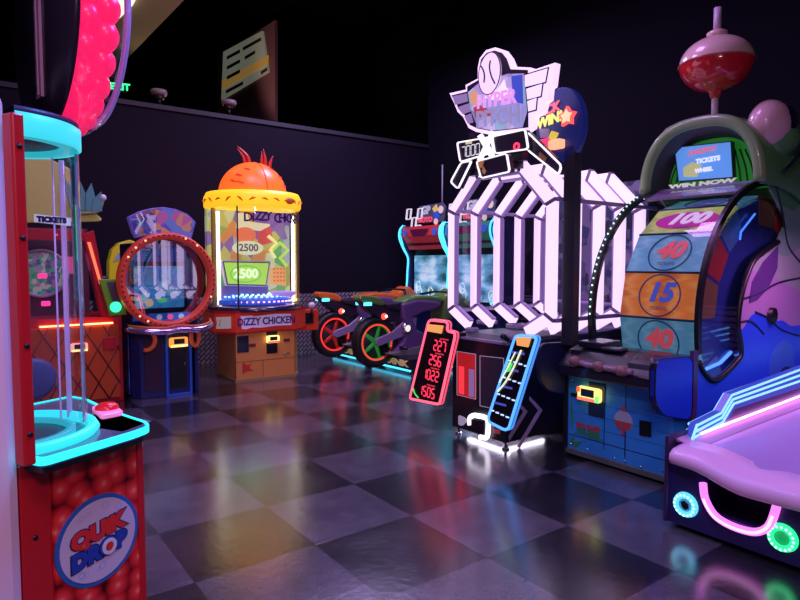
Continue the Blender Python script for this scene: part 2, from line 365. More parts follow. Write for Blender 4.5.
# logo
LX,LZ=-.178,.51
lg=part(r,'logo_plate',mat('logo_blue',(.03,.14,.5),.35),('xz',circ(LX,LZ,.152,40,ry=.15),-.006,0.0))
part(lg,'logo_field',mat('logo_white',(.62,.55,.72),.4),('xz',circ(LX,LZ,.138,40,ry=.136),-.008,-.006))
rr_=mat('logo_red',(.75,.03,.03),.35); bb_=mat('logo_navy',(.02,.06,.42),.35); dk_=mat('logo_outline',(.02,.015,.12),.4)
for sh,m_,yy,bo in ((.0,dk_,-.009,.007),(0,rr_,-.011,.004)):
    text(lg,'lettering','QUiK',m_,(LX-.004,yy,LZ+.03),(1,0,.1),(0,0,1),.05,.001,bold=bo*1.2,sx=1.12)
for sh,m_,yy,bo in ((.0,dk_,-.009,.007),(0,bb_,-.011,.004)):
    text(lg,'lettering','DROP',m_,(LX-.002,yy,LZ-.038),(1,0,.1),(0,0,1),.05,.001,bold=bo*1.2,sx=1.05)
part(lg,'target_dot',rr_,('xz',circ(LX+.032,LZ-.034,.012),-.016,-.012))
part(lg,'target_ring',WHT,('ring',circ(LX+.032,LZ-.034,.027),circ(LX+.032,LZ-.034,.015),-.015,-.012))
part(lg,'bubble_pattern',mat('bubble_ink',(.4,.42,.7),.5),*[('ring',circ(LX+x,LZ+z,q),circ(LX+x,LZ+z,q*.8),-.0085,-.008) for x,z,q in [(random.uniform(-.1,.1),random.choice((-1,1))*random.uniform(.085,.115),random.uniform(.007,.013)) for _ in range(16)] if (x*x+z*z)**.5<.12])
# deck
CY=glow('cyan_edge',(.03,.85,.95),1.25)
dk=[(-.425,-.114),(-.1,-.104),(-.03,-.088),(.0,-.03),(.03,.12),(.076,.31),(.135,.5),(.135,.6),(-.425,.6)]
dk=rnd(dk,.03)
part(r,'deck_edge',CY,('ring',dk,inset(dk,.018),.848,.872,'z'))
part(r,'deck_top',mat('deck_top',(.1,.12,.22),.25,coat=.6),('xy',inset(dk,.018),.84,.868))
part(r,'deck_underside',BLK,('xy',inset(dk,.03),.82,.84))
cx,cy=-.35,.2
part(r,'deck_print',art('deck_scribble',[(.06,.08,.14),(.2,.4,.5),(.08,.1,.2)],60,'noise',rough=.3),('xy',[(-.12,-.06),(.02,-.03),(.04,.2),(-.03,.24),(-.13,.06)],.866,.868))
part(r,'deck_ring',glow('cyan_ring',(.03,.75,.85),1.0),('lathe',(cx,cy,.868),[(.262,0),(.272,.012),(.262,.03),(.242,.03),(.238,0)],'z',48,-1.82,1.82))
part(r,'bowl',mat('bowl_dark',(.02,.1,.12),.3),('lathe',(cx,cy,.868),[(.232,.0),(.18,.004),(.14,.006),(0,.006)],'z',40))
part(r,'inner_ring',glow('cyan_inner',(.02,.42,.5),.8),('lathe',(cx,cy,.868),[(.2,.0),(.2,.02),(.175,.022),(.175,0)],'z',40))
part(r,'cup',mat('cup_teal',(.05,.35,.38),.3),('lathe',(cx+.06,cy+.04,.87),[(0,0),(.035,0),(.04,.09),(.036,.09),(.03,.01)],'z',20))
part(r,'cup_rim',BLK,('lathe',(cx+.06,cy+.04,.955),[(.038,0),(.045,.006),(.038,.014),(.032,.006),(.038,0)],'z',20))
BQ=A.Z([(91,406),(112,402),(124,411),(101,415.5)],.885); bqx=sum(p[0] for p in BQ)/4; bqy=sum(p[1] for p in BQ)/4
bt=part(r,'button_base',mat('button_clear',(.8,.3,.6),.2,(1,.25,.6),.55),('xy',rnd(BQ,.02),.868,.885),bevel=.004)
part(bt,'button_cap',mat('button_red',(.6,.01,.02),.2,(.9,.02,.03),.35),('lathe',(bqx,bqy,.885),[(.042,0),(.04,.01),(.028,.02),(0,.024)],'z',24))
# tube and its lit head
part(r,'clear_tube',GLS,('lathe',(cx,cy,0),[(.235,.872),(.235,1.8)],'z',48,-1.85,1.85))
part(r,'head_ring',glow('cyan_head',(.05,.72,.82),.9),('lathe',(cx,cy,0),[(.237,1.795),(.242,1.8),(.242,1.86),(.235,1.865)],'z',48,-1.85,1.85))
part(r,'head_inner_ring',glow('cyan_head_low',(.03,.5,.6),.8),('lathe',(cx,cy,0),[(.23,1.798),(.2,1.802),(.19,1.796),(.18,1.81)],'z',48,-1.85,1.85))
part(r,'head_cap',mat('dark_cap',(.05,.03,.1),.4),('lathe',(cx,cy,0),[(0,1.82),(.18,1.81),(.236,1.865),(.236,1.88),(0,1.88)],'z',48,-1.85,1.85))
part(r,'tube_seam',mat('seam_clear',(.5,.55,.7),.15),('box',cx+.218,cx+.225,cy-.078,cy-.07,.88,1.8))
LRD=mat('lilac_reflection',(.55,.38,.8),.2,(.5,.3,.8),.3)
g1=A.Y([(57,300)],.2)[0][0]; g2=A.Y([(66,300)],.24)[0][0]
many(r,'reflection_streak',LRD,('tube',[(g1,.2,.88),(g1,.2,1.79)],.003),('tube',[(g2,.24,.88),(g2,.24,1.79)],.009))  # thin lilac rods imitate purple reflections in the clear tube
lx=A.Y([(77,225)],.2)[0][0]
gl=part(r,'led_strip',mat('strip_teal',(.02,.12,.14),.3),('box',lx-.012,lx+.012,.2,.21,1.3,1.79))
part(gl,'led_dots',glow('led_green',(.05,1,.35),1.4),*[('box',lx-.005,lx+.001,.194,.2,1.44+i*.009,1.444+i*.009) for i in range(22)])
part(r,'ticket_sign',mat('ticket_sign',(.7,.68,.8),.4,(.8,.75,.9),.35),('xz',[(p[0],p[1]) for p in A.Y([(35,214),(71,218),(71,226),(35,222)],.2)],.2,.206))
text(r,'lettering','TICKETS',dk_,(sum(p[0] for p in A.Y([(53,220)],.19)),.196,A.Y([(53,220)],.19)[0][1]),(1,0,-.0),(0,0,1),.017,.001,bold=.002,sx=1.1)
# round gumball marquee on the head

w=EYE+sight(46,19)*(2.12/sight(46,19).y)
M=bpy.data.objects.new('m',None)
dirw=sight(68,22).normalized()
ax=Vector((.72,.69,0)).normalized()
mq=bpy.data.objects.new('marquee_drum',None)
bpy.data.objects.remove(M); bpy.data.objects.remove(mq)
# local transform of the drum: axis along ax
ang=math.atan2(ax.y,ax.x)-A.a
rot=Matrix.Rotation(ang,4,'Z'); wl=w-A.o; off=Vector((wl.dot(A.x_),wl.dot(A.y_),w.z))
TM=Matrix.Translation(off)@rot
def drum(name,m,*ops,parent=r):
    o=part(parent,name,m,*ops); o.data.transform(TM); return o
GP=mat('gumball_pink',(.55,.02,.08),.35,(1,.015,.13),.95,coat=.2)
balls=[]
for k in range(26):
    for j,(hx,rr2) in enumerate(((.03,.335),(.085,.335))):
        t=2*PI*(k+.5*(j%2))/26
        balls.append(('ball',(hx,rr2*math.cos(t)-0,rr2*math.sin(t)),.05,.85,1,1,16,10))
dm=drum('marquee_drum',mat('marquee_black',(.02,.015,.03),.3),('lathe',(0,0,0),[(0,-.02),(.372,-.02),(.378,0),(.33,.0),(.31,.11),(0,.11)],'x',64))
drum('gumballs',GP,*balls,('lathe',(0,0,0),[(.335,.0),(.35,.05),(.33,.11)],'x',64),parent=dm)
drum('clear_cover',glass('lilac_bubble',(.93,.86,.98),1.2,.05),('lathe',(0,0,0),[(.376,0),(.392,.04),(.39,.09),(.37,.13),(.33,.15)],'x',64),parent=dm)
drum('cover_rim',mat('violet_rim',(.3,.2,.6),.2,(.35,.2,.8),.25),('lathe',(0,0,0),[(.32,.145),(.345,.15),(.34,.16),(.32,.16),(.32,.145)],'x',64),parent=dm)
ft=drum('face_trim',mat('mauve_track',(.3,.16,.26),.5),('box',-.03,-.021,-.03,.03,-.27,.36),('box',-.034,-.03,-.004,.004,-.26,.36),parent=dm)
for i_ in range(6): drum('trim_hole',BLK,('lathe',(-.031,.016,-.24+.1*i_),[(0,-.001),(.006,-.001),(.006,.001)],'x',8),parent=dm)

# ================================================================== B: red sea-side coin game behind the tube
B=Frame(-2.875,6.245,39.)
r=root('coin_game_cabinet',B,'red coin game with orange quilted lower front and green control box, behind the clear tube','arcade machine')
part(r,'lower_cabinet',RED,('box',-1.15,0,.02,.8,0,.89),bevel=.008)
q_=mat('quilted_orange',(.62,.09,.02),.3,coat=.4)
part(r,'quilted_front',q_,('box',-1.1,-.04,-.01,.02,.05,.8),bevel=.004)
sm=mat('quilt_seam',(.12,.01,.02),.5)
ops=[]
for i in range(-6,8):
    for sgn in (1,-1):
        x0=-1.1+i*.19; pts=[]
        a=(x0,.05); b=(x0+sgn*.42,.8)
        # clip to panel
        t0,t1=0.,1.
        for lim,sg in ((-1.1,1),(-.04,-1)):
            dx=b[0]-a[0]; f=(lim-a[0])/dx
            if (dx*sg)>0: t0=max(t0,f)
            else: t1=min(t1,f)
        if t1-t0>.03:
            P0=(a[0]+(b[0]-a[0])*t0,-.013,a[1]+(b[1]-a[1])*t0); P1=(a[0]+(b[0]-a[0])*t1,-.013,a[1]+(b[1]-a[1])*t1)
            ops.append(('tube',[P0,P1],.006,5))
part(r,'quilt_seam',sm,*ops)
part(r,'strip_light',glow('strip_orange',(1,.33,.12),5.),('box',-.75,-.1,-.035,-.012,.815,.83))
part(r,'coin_plate',mat('coin_red',(.6,.02,.03),.35),('box',-.19,-.07,-.025,-.01,.55,.68),bevel=.004)
reader(r,-.42,-.01,.6,.16,(glow('reader_pink',(1,.45,.4),.9),RY))
part(r,'ticket_drum',mat('drum_blue',(.08,.12,.35),.4),('lathe',(-.82,-.012,.33),[(.0,-.04),(.16,-.04),(.2,-.02),(.2,0)],'y',32))
part(r,'side_frame',RED,('xz',[(-.35,1.72),(-.25,1.76),(-.12,.9),(-.2,.9)],-.02,.1),('xz',[(-1.1,1.72),(-1.0,1.72),(-1.0,.9),(-1.1,.9)],-.02,.1),('xz',[(-1.1,1.65),(-.34,1.65),(-.34,1.76),(-1.1,1.76)],-.02,.1),bevel=.006)
part(r,'frame_light',glow('frame_orange',(1,.22,.1),1.),('xz',[(-.315,1.64),(-.285,1.64),(-.19,1.22),(-.215,1.22)],-.032,-.022))
part(r,'backboard',mat('board_maroon',(.12,.03,.07),.4),('box',-1.05,-.2,.5,.56,.89,1.8))
part(r,'backboard_band',mat('board_pink',(.7,.12,.3),.4,(.8,.1,.35),.3),('box',-1.05,-.3,.488,.5,1.32,1.5))
wheel=part(r,'prize_wheel',art('wheel_speckle',[(.05,.3,.2),(.5,.55,.5),(.12,.1,.3),(.1,.45,.25),(.4,.2,.4)],26,em=.25),('lathe',(-.66,.4,1.33),[(0,-.02),(.22,-.02),(.22,.02),(0,.02)],'y',40))
part(wheel,'wheel_rim',mat('rim_pale',(.5,.55,.65),.3),('lathe',(-.66,.38,1.33),[(.215,-.02),(.245,-.02),(.245,.02),(.215,.02),(.215,-.02)],'y',40))
for dx,dz in ((0,0),(.02,-.28)): part(r,'pink_light',glow('pink_spot',(1,.04,.3),1.3),('box',-.7+dx,-.62+dx,.3,.34,1.28+dz,1.33+dz),bevel=.01)
cb=part(r,'control_box',mat('lime_box',(.22,.5,.03),.35),('xz',[(-.225,1.27),(-.02,1.27),(.03,.9),(-.13,.9)],-.05,-.0),bevel=.008)
part(cb,'control_screen',mat('grey_screen',(.12,.1,.14),.2),('xz',[(-.15,1.24),(-.04,1.24),(-.01,1.04),(-.1,1.04)],-.058,-.05))
part(cb,'round_button',glow('mint_button',(.05,1,.55),1.3),('lathe',(-.075,-.05,.985),[(0,-.03),(.04,-.025),(.055,-.005),(.055,0)],'y',20))
# plain yellow topper board
tp=part(r,'topper_board',mat('topper_yellow',(.55,.5,.12),.45,(.6,.5,.12),.12),('xz',rnd([(-1.1,1.8),(-.12,1.86),(-.3,2.0),(-.4,2.35),(-.75,2.5),(-1.1,2.4)],.08),.05,.12),bevel=.01)
LF=mat('leaf_teal',(.1,.35,.3),.5)
for i,(x,l,t) in enumerate(((-.33,.33,.25),(-.27,.28,-.1),(-.22,.2,-.5),(-.4,.3,.6))):
    part(tp,'leaf',LF,('xz',[(x-.05,1.95),(x-.02-.5*t*l*.5-.03,1.95+l*.6),(x-t*l*.5,1.95+l),(x-.5*t*l*.4+.04,1.95+l*.5),(x+.05,1.95)],-.01*i,.02-.01*i),bevel=.003)
part(tp,'arm',mat('arm_olive',(.3,.32,.12),.5),('tube',smooth([(-.42,.02,1.92),(-.28,0,1.93),(-.2,0,1.96),(-.16,0,2.06)]),.02))
part(tp,'hand_knob',WHT,('ball',(-.155,0,2.09),.035))
# yellow arch of the next game between the two
YF=Frame(-3.3,7.25,36.)
r=root('small_kiddie_game',YF,'small game with rounded yellow top between the red coin game and the ring window game','arcade machine')
part(r,'body',mat('kiddie_blue',(.05,.08,.3),.4),('box',-.3,.12,.0,.35,0,1.28),bevel=.02)
Yp=YF.Y([(108,285),(108,262),(111,250),(118,243),(129,240),(137,243),(137,250),(126,249),(121,256),(120,285)])
part(r,'yellow_arch',mat('yellow_plastic',(.75,.62,.02),.35,(.7,.6,.03),.12),('xz',Yp,-.06,.1),bevel=.01)
part(r,'arch_stripe',mat('pale_blue_stripe',(.45,.6,.7),.4),('xz',YF.Y([(112,262),(121,259),(124,252),(117,253)]),-.07,-.06))
part(r,'post',mat('lilac_post',(.35,.28,.6),.4),('xz',YF.Y([(122,246),(129,246),(129,300),(122,300)]),-.02,.05))

# ================================================================== C: round ring window game
Cf=Frame(-2.508,6.411,39.)
r=root('ring_window_game',Cf,'blue cabinet game with large round orange-red ring window and fan-shaped topper','arcade machine')
NB=mat('navy_laminate',(.02,.03,.16),.35); NB2=mat('bright_blue_laminate',(.03,.12,.55),.35)
part(r,'upper_cabinet',NB,('xz',rnd([(-.3,.75),(.36,.75),(.36,1.64),(-.3,1.64)],.05),.42,.5),('box',-.3,-.28,.12,.5,.0,1.62),('box',.34,.38,.05,.5,.0,1.62),('box',-.3,.38,.06,.5,1.6,1.64),bevel=.01)
part(r,'lower_cabinet',NB,('xy',[(-.24,.05),(0,.0),(.28,.0),(.38,.2),(.38,.72),(-.31,.72),(-.31,.14)],.0,.75),bevel=.006)
lp=[(0.0,.0),(.28,.0),(.28,.72),(0.0,.72)]
part(r,'front_frame',mat('frame_blue',(.04,.17,.75),.3),('ring',lp,inset(lp,.05),-.02,.0),bevel=.003)
part(r,'coin_door',BLK,('box',.05,.23,-.01,-.004,.08,.64),bevel=.003)
many(r,'door_lock',CHR,('lathe',(.2,-.012,.34),[(0,-.01),(.01,-.01),(.01,0)],'y',10),('lathe',(.2,-.012,.62),[(0,-.01),(.01,-.01),(.01,0)],'y',10))
sd=[(-.235,.045),(0,.0)]
part(r,'side_panel',mat('maroon_panel',(.05,.015,.05),.4),('xy',[(-.2,.03),(-.03,-.004),(-.03,.004),(-.2,.045)],.08,.62))
part(r,'base_art',art('reef_print',[(.02,.04,.25),(.05,.15,.5),(.3,.05,.08),(.02,.05,.2),(.04,.1,.4)],14),('box',-.335,-.322,.14,.6,.05,.8))
reader(r,.13,-.02,.585,.2,(RO,RY))
for sx_ in (-1,1):
    cx_=.04+.22*sx_ if sx_<0 else .33
    a0,a1=(-.6*PI,.55*PI) if sx_<0 else (0,2*PI)
    path=[(cx_-.02+.085*(1.0 if sx_<0 else .5)*math.cos(t),-.05,.63+.1*math.sin(t)) for t in [a0+(a1-a0)*k/20 for k in range(21)]]
    part(r,'side_loop',mat('loop_orange',(.75,.12,.03),.35,(.8,.12,.03),.12),('tube',path,.022,8))
# control shelf
shp=smooth([(-.36,-.0,.75),(-.25,-.12,.735),(-.05,-.17,.72),(.1,-.16,.735),(.3,-.17,.72),(.45,-.1,.745),(.5,.02,.77)],5)
part(r,'shelf',mat('shelf_blue',(.05,.07,.3),.3),('xy',[(-.38,.1)]+[(p[0],p[1]) for p in shp]+[(.48,.1)],.72,.76),bevel=.008)
part(r,'shelf_bumper',mat('violet_chrome',(.6,.45,.8),.15,metal=.8),('tube',shp,.035,10))
part(r,'shelf_trim',mat('trim_orange',(.7,.18,.03),.3),('tube',[(p[0],p[1]-.005,p[2]+.04) for p in shp],.014,8))
# ring
rx,rz_,R0=.035,1.25,.475
part(r,'window_ring',mat('ring_vermilion',(.62,.06,.035),.35,(.7,.06,.03),.16),('lathe',(rx,-.06,rz_),[(R0-.045,-.03),(R0-.015,-.05),(R0+.015,-.05),(R0+.03,-.02),(R0+.03,.06),(R0-.04,.06),(R0-.045,-.03)],'y',64))
hol=[]
for k in range(56):
    t=2*PI*k/56
    hol.append(('ball',(rx+(R0)*math.cos(t),-.11,rz_+R0*math.sin(t)),.011,1,.5,1,8,5))
many(r,'ring_mark',mat('ring_dark',(.15,.02,.03),.4),*hol)
many(r,'ring_light',glow('ring_light',(1,.6,.35),1.2),*[('ball',(rx+(R0)*math.cos(t),-.112,rz_+R0*math.sin(t)),.012,1,.5,1,8,5) for t in (.9,1.2,2.1,2.35,2.6,4.0,4.2,-.4)])
part(r,'window',glass('ring_glass',(.9,.92,1),9.,.01,1.5),('add',[(rx+(R0-.042)*math.cos(t)*math.cos(.115),-.0+(R0-.042)*math.cos(t)*math.sin(.115),rz_+(R0-.042)*math.sin(t)) for t in [2*PI*k/48 for k in range(48)]],[tuple(range(48))]))
part(r,'interior_back',mat('interior_blue',(.02,.05,.25),.5,(.03,.08,.4),.35),('box',-.28,.34,.36,.4,.8,1.64))
sc=part(r,'screen_bezel',mat('bezel_black',(.01,.012,.03),.3),('box',-.27,.36,.28,.36,.88,1.45))
part(sc,'screen',art('sea_screen',[(.02,.12,.4),(.04,.3,.6),(.03,.2,.5),(.3,.6,.7)],4,'noise',em=.55,rough=.2),('box',-.22,.31,.27,.28,.94,1.4))
part(sc,'screen_sprite',glow('sprite_green',(.1,.8,.2),.6),('ball',(.07,.265,1.02),.04,1.4,.1,.6))
part(sc,'screen_sprite',glow('sprite_peach',(.9,.6,.4),.6),('ball',(-.07,.265,1.0),.045,1,.1,1))
ip=part(r,'icon_panel',mat('icon_panel',(.04,.14,.5),.35,(.04,.14,.6),.3),('box',-.15,.28,-.0,.03,.82,.9))
for i,c_ in enumerate(((.5,.5,.8),(.9,.1,.3),(.4,.5,.8))): part(ip,'icon',glow('icon%d'%i if 0 else 'icon_ink_'+'abc'[i],c_,.6),('xz',circ(-.05+.115*i,.86,.03,16),-.006,-.001))
tp_=Cf.Y([(128,217),(140,211),(152,208),(164,207),(176,209),(188,214),(196,222),(191,241),(180,236),(165,234),(150,235),(136,238),(133,232)],.1)
tb=part(r,'topper',mat('topper_violet',(.12,.08,.4),.35,(.16,.1,.55),.28),('xz',tp_,.1,.18),bevel=.01)
part(tb,'topper_art',art('topper_print',[(.1,.08,.4),(.4,.12,.3),(.12,.2,.5),(.5,.25,.15),(.1,.1,.5)],12,em=.25),('xz',inset(tp_,.035),.094,.1))
fi=inset(tp_,.02)
part(tb,'topper_face',glass('gloss_face',(.95,.95,1),7.,.02,1.5),('add',[(p[0],.075+(p[0]+.2)*.115,p[1]) for p in fi],[tuple(range(len(fi)))]))
part(r,'topper_post',DKM,('box',-.05,.05,.12,.18,1.74,1.85))

# ================================================================== D: Dizzy Chicken
Df=Frame(-1.964,7.171,34.)
r=root('spinning_carousel_game',Df,'orange based round glass carousel game with glowing orange dome and yellow rim','arcade machine')
OR=mat('orange_laminate',(.85,.36,.08),.45)
ORR=mat('orange_red_laminate',(.7,.05,.02),.4,(.7,.04,.015),.1)
base=[(0,0),(.765,0),(.765,.03),(.87,.16),(.87,.7),(.0,.73)]
part(r,'base_cabinet',OR,('xy',base,.02,.6),bevel=.004)
part(r,'kick_strip',mat('kick_tan',(.45,.3,.12),.5),('xy',[(-.006,-.006),(.772,-.006),(.88,.15),(.88,.7),(-.006,.735)],.0,.035))
part(r,'base_seam',mat('seam_brown',(.15,.05,.01),.5),('box',.76,.766,-.003,0,.03,.6),('box',.0,.77,-.003,0,.245,.249),('box',.34,.344,-.003,0,.03,.245),('box',-.003,.004,-.003,.003,.03,.6))
oc=[(.0,-.03),(.765,-.03),(.99,.16),(1.02,.64),(.8,.86),(.0,.86),(-.2,.64),(-.2,.17)]
part(r,'red_band',ORR,('xy',oc,.6,.85),bevel=.008)
part(r,'band_trim',mat('trim_red',(.5,.02,.015),.35),('ring',oc,inset(oc,-.012),.84,.865,'z'),('ring',oc,inset(oc,-.012),.595,.61,'z'))
np_=part(r,'name_plate',mat('name_pink',(.62,.48,.75),.4,(.6,.4,.7),.3),('xz',[(.06,.8),(.2,.805),(.22,.79),(.5,.81),(.7,.8),(.705,.66),(.5,.665),(.3,.65),(.2,.66),(.12,.64),(.07,.65)],-.04,-.031))
ink=mat('indigo_ink',(.05,.02,.22),.5)
text(np_,'lettering','DiZZY CHiCKEN',ink,(.385,-.042,.727),(1,0,0),(0,0,1),.085,.001,bold=.004,sx=.82)
pl=part(r,'corner_plate',mat('corner_pale',(.6,.6,.5),.4,(.5,.5,.4),.2),('quad',(-.04,-.003+.0,.8),(-.175,.135,.79),(-.175,.135,.65),(-.04,-.003,.66)))
for v in pl.data.vertices: v.co.x-=.012; v.co.y-=.012
part(pl,'corner_drawing',mat('corner_red',(.6,.08,.03),.5),('quad',(-.075,.01,.78),(-.11,.045,.67),(-.05,-.015,.67)),*[('tube',[(-.19+.03*k,.125-.03*k,.68),(-.175+.03*k,.11-.03*k,.77)],.005,4) for k in range(2)])
part(r,'display_window',mat('window_black',(.01,.01,.04),.15),('box',.02,.165,-.006,0,.36,.56),bevel=.003)
part(r,'coin_door',mat('door_black',(.01,.01,.03),.3),('box',.39,.53,-.006,0,.32,.6))
reader(r,.46,-.01,.5,.17,(RY,RR))
for x,z in ((.21,.44),(.655,.47)): part(r,'slot_plate',mat('slot_brown',(.18,.04,.02),.4),('box',x-.04,x+.04,-.008,0,z-.02,z+.02),bevel=.003)
part(r,'door_handle',CHR,('tube',[(.6,-.012,.3),(.68,-.012,.315)],.005,6),('tube',[(.68,-.012,.3),(.68,-.012,.34)],.005,6))
part(r,'red_bird_drawing',mat('drawing_red',(.75,.06,.03),.5),('xz',smooth([(.08,.17),(.09,.24),(.15,.2),(.2,.23),(.17,.17),(.22,.13),(.14,.13),(.08,.1)],3),-.005,-.001))
for nm,sx0 in (('lever_box',1.0),):
    lb=part(r,nm,ORR,('box',.93,1.2,.2,.34,.55,.82),bevel=.01)
    part(lb,'lever_slot',BLK,('box',1.0,1.12,.185,.2,.64,.78))
    part(lb,'lever',DKM,('tube',[(1.08,.17,.7),(1.08,.15,.85)],.012))
    part(lb,'lever_ball',mat('ball_white',(.8,.7,.78),.25),('ball',(1.08,.15,.88),.045))
gx,gy=.4,.42
part(r,'carousel_floor',mat('carousel_dark',(.02,.02,.08),.25,coat=1),('lathe',(gx,gy,.86),[(.58,0),(.58,.03),(.5,.06),(.0,.07)],'z',48))
def leds(rad,z,n,s=.011,a0=0,a1=2*PI): return [('box',gx+rad*math.cos(t)-s,gx+rad*math.cos(t)+s,gy+rad*math.sin(t)-s,gy+rad*math.sin(t)+s,z,z+s*1.6) for t in [a0+(a1-a0)*k/n for k in range(n)]]
cr=part(r,'carousel',mat('carousel_blue',(.03,.08,.4),.3,(.03,.12,.8),.45),('lathe',(gx-.02,gy,.93),[(.5,0),(.5,.05),(.44,.075),(.0,.09)],'z',48))
part(cr,'violet_leds',glow('led_violet',(.9,.35,1),3),*leds(.5,.955,48))
part(cr,'blue_leds',glow('led_blue',(.2,.45,1),3.5),*leds(.44,1.012,40),*leds(.34,1.022,34))
part(cr,'cyan_leds',glow('led_cyan',(.4,.9,1),3),*leds(.24,1.03,22))
part(cr,'carousel_hub',mat('hub_cyan',(.05,.4,.7),.3,(.05,.5,1),.5),('ball',(gx,gy,1.05),.06,1,1,.8))
part(cr,'pink_patch',glow('pink_patch',(1,.25,.5),.8),('box',.38,.52,.12,.2,1.015,1.02))
part(r,'yellow_lamp',glow('lamp_yellow',(1,.75,.2),1.6),('box',.74,.86,.12,.2,.95,.98))
# backboard and set inside
bk=part(r,'backboard',art('backboard_print',[(.25,.32,.08),(.42,.4,.12),(.3,.34,.4),(.1,.3,.12),(.5,.22,.08),(.45,.5,.3),(.2,.12,.35)],7,em=.62,stretch=(1,1,.8)),('box',-.16,.95,.55,.6,.95,2.1))
part(bk,'white_patch',glow('patch_white',(.85,.8,.6),.6),('xz',Df.Y([(238,213),(247,213),(250,222),(270,224),(268,232),(236,228)],.54),.535,.549))
part(bk,'violet_patch',glow('patch_violet',(.25,.12,.5),.55),('xz',Df.Y([(250,213),(290,213),(290,227),(282,222),(272,228),(262,222),(252,221)],.54),.54,.549))
part(bk,'coral_patch',glow('patch_coral',(.9,.22,.12),.6),('xz',circ(*Df.Y([(245,235)],.54)[0],.14,24,ry=.1),.52,.549))
part(bk,'red_patch',glow('patch_red',(.75,.1,.12),.55),('xz',Df.Y([(258,232),(270,226),(273,242),(258,246)],.54),.525,.549))
ov=part(bk,'score_oval',glow('oval_cream',(.75,.8,.55),.7),('xz',circ(*Df.Y([(248,248)],.5)[0],.2,32,ry=.09),.48,.52))
c0=Df.Y([(248,248)],.5)[0]
text(ov,'lettering','2500',mat('oval_ink',(.35,.25,.45),.5),(c0[0],.476,c0[1]),(1,0,0),(0,0,1),.09,.001,bold=.003)
zz=Df.Y([(272,250),(280,243),(288,250),(280,258),(287,266)],.5)
part(bk,'zigzag',glow('zigzag_lime',(.55,.75,.15),.7),('tube',[(p[0],.5,p[1]) for p in zz],.028,4))
zz=Df.Y([(268,236),(276,243),(270,250),(275,258)],.5)
part(bk,'zigzag_yellow',glow('zigzag_yellow',(.9,.85,.35),.8),('tube',[(p[0],.49,p[1]) for p in zz],.025,4))
mo=Df.Y([(221,260),(271,261),(267,287),(226,286)],.3)
mn=part(r,'monitor_frame',mat('monitor_lilac',(.5,.45,.65),.35,(.5,.42,.65),.25),('xz',rnd(mo,.02),.3,.36),bevel=.006)
part(mn,'monitor_bezel',BLK,('xz',inset(mo,.035),.294,.3))
part(mn,'monitor_screen',glow('screen_lime',(.45,.8,.12),.75),('xz',inset(mo,.055),.29,.294))
c0=Df.Y([(246,274)],.28)[0]
part(mn,'screen_oval',glow('screen_green',(.25,.65,.08),.7),('ring',circ(c0[0],c0[1],.2,32,ry=.11),circ(c0[0],c0[1],.185,32,ry=.095),.284,.289))
text(mn,'lettering','2500',glow('digits_cream',(.8,1,.6),.95),(c0[0],.282,c0[1]),(1,0,0),(0,0,1),.11,.001,bold=.006)
part(r,'monitor_stand',mat('stand_violet',(.25,.2,.45),.4),('box',c0[0]-.3,c0[0]+.3,.31,.4,.95,1.15))
kb=Df.Y([(271,268),(286,267),(286,286),(270,284)],.25)
k_=part(r,'keypad_board',glow('keypad_orange',(.85,.45,.15),.7),('xz',kb,.25,.28))
part(k_,'keypad_keys',glow('keypad_red',(.85,.2,.1),.6),*[('box',kb[0][0]+.03+i*.045,kb[0][0]+.055+i*.045,.243,.25,kb[3][1]+.03+j*.05,kb[3][1]+.055+j*.05) for i in range(4) for j in range(4)])
part(r,'violet_dish',glow('dish_violet',(.5,.3,.85),.6),('lathe',(.66,.1,1.02),[(0,0),(.13,.0),(.17,.05),(.15,.06),(0,.03)],'z',24))
TU=glow('tube_white',(1,.95,.78),3.2)
for x,y in ((-.09,.3),(.9,.33)): part(r,'light_tube',TU,('tube',[(x,y,.93),(x,y,2.06)],.02))
part(r,'corner_post',mat('post_gold',(.6,.4,.1),.3,metal=.5),('box',-.16,-.12,.3,.34,.86,2.1),('box',.93,.97,.3,.34,.86,2.1))
part(r,'window_frame',BLK,('box',gx-.37,gx-.355,gy-.455,gy-.44,.86,2.12))
part(r,'glass_drum',glass('drum_glass',(.97,.98,.98),1.1),('lathe',(gx,gy,0),[(.578,.87),(.578,2.1)],'z',64))
# name on the glass
def arc_text(parent,s,m,R,z,h,a_mid,adv,bold=.004):
    L=len(s)
    for i,chh in enumerate(s):
        if chh==' ': continue
        a=a_mid+(i-(L-1)/2)*adv/R; dx,dy=math.cos(a),math.sin(a)
        text(parent,'letter',chh,m,(gx+R*dx,gy+R*dy,z+random.uniform(-.015,.015)),(-dy,dx,0),(0,0,1),h*random.uniform(.9,1.15),.001,bold=bold)
arc_text(r,'DiZZY CHiCKEN',mat('glass_ink',(.03,.01,.12),.5),.584,1.975,.1,-PI/2+.16,.06)
YL=mat('dome_rim_yellow',(.85,.55,.02),.4,(1,.56,.02),.95)
part(r,'top_rim',YL,('lathe',(gx,gy,0),[(0,2.1),(.58,2.1),(.6,2.13),(.6,2.24),(.57,2.3),(.44,2.31),(0,2.31)],'z',64))
mk=[]
for k in range(26):
    a=2*PI*k/26; t=random.uniform(-.6,.6); L=.07
    for rr2 in (.603,):
        p0=Vector((gx+rr2*math.cos(a-L*math.cos(t)),gy+rr2*math.sin(a-L*math.cos(t)),2.19-L*math.sin(t)*.8)); p1=Vector((gx+rr2*math.cos(a+L*math.cos(t)),gy+rr2*math.sin(a+L*math.cos(t)),2.19+L*math.sin(t)*.8))
        pm=Vector((gx+(rr2+.001)*math.cos(a),gy+(rr2+.001)*math.sin(a),2.2))
        mk.append(('tube',[p0,pm,p1],[.004,.015,.003],6))
part(r,'rim_marks',mat('mark_orange',(.75,.13,.01),.5,(.8,.12,.0),.3),*mk)
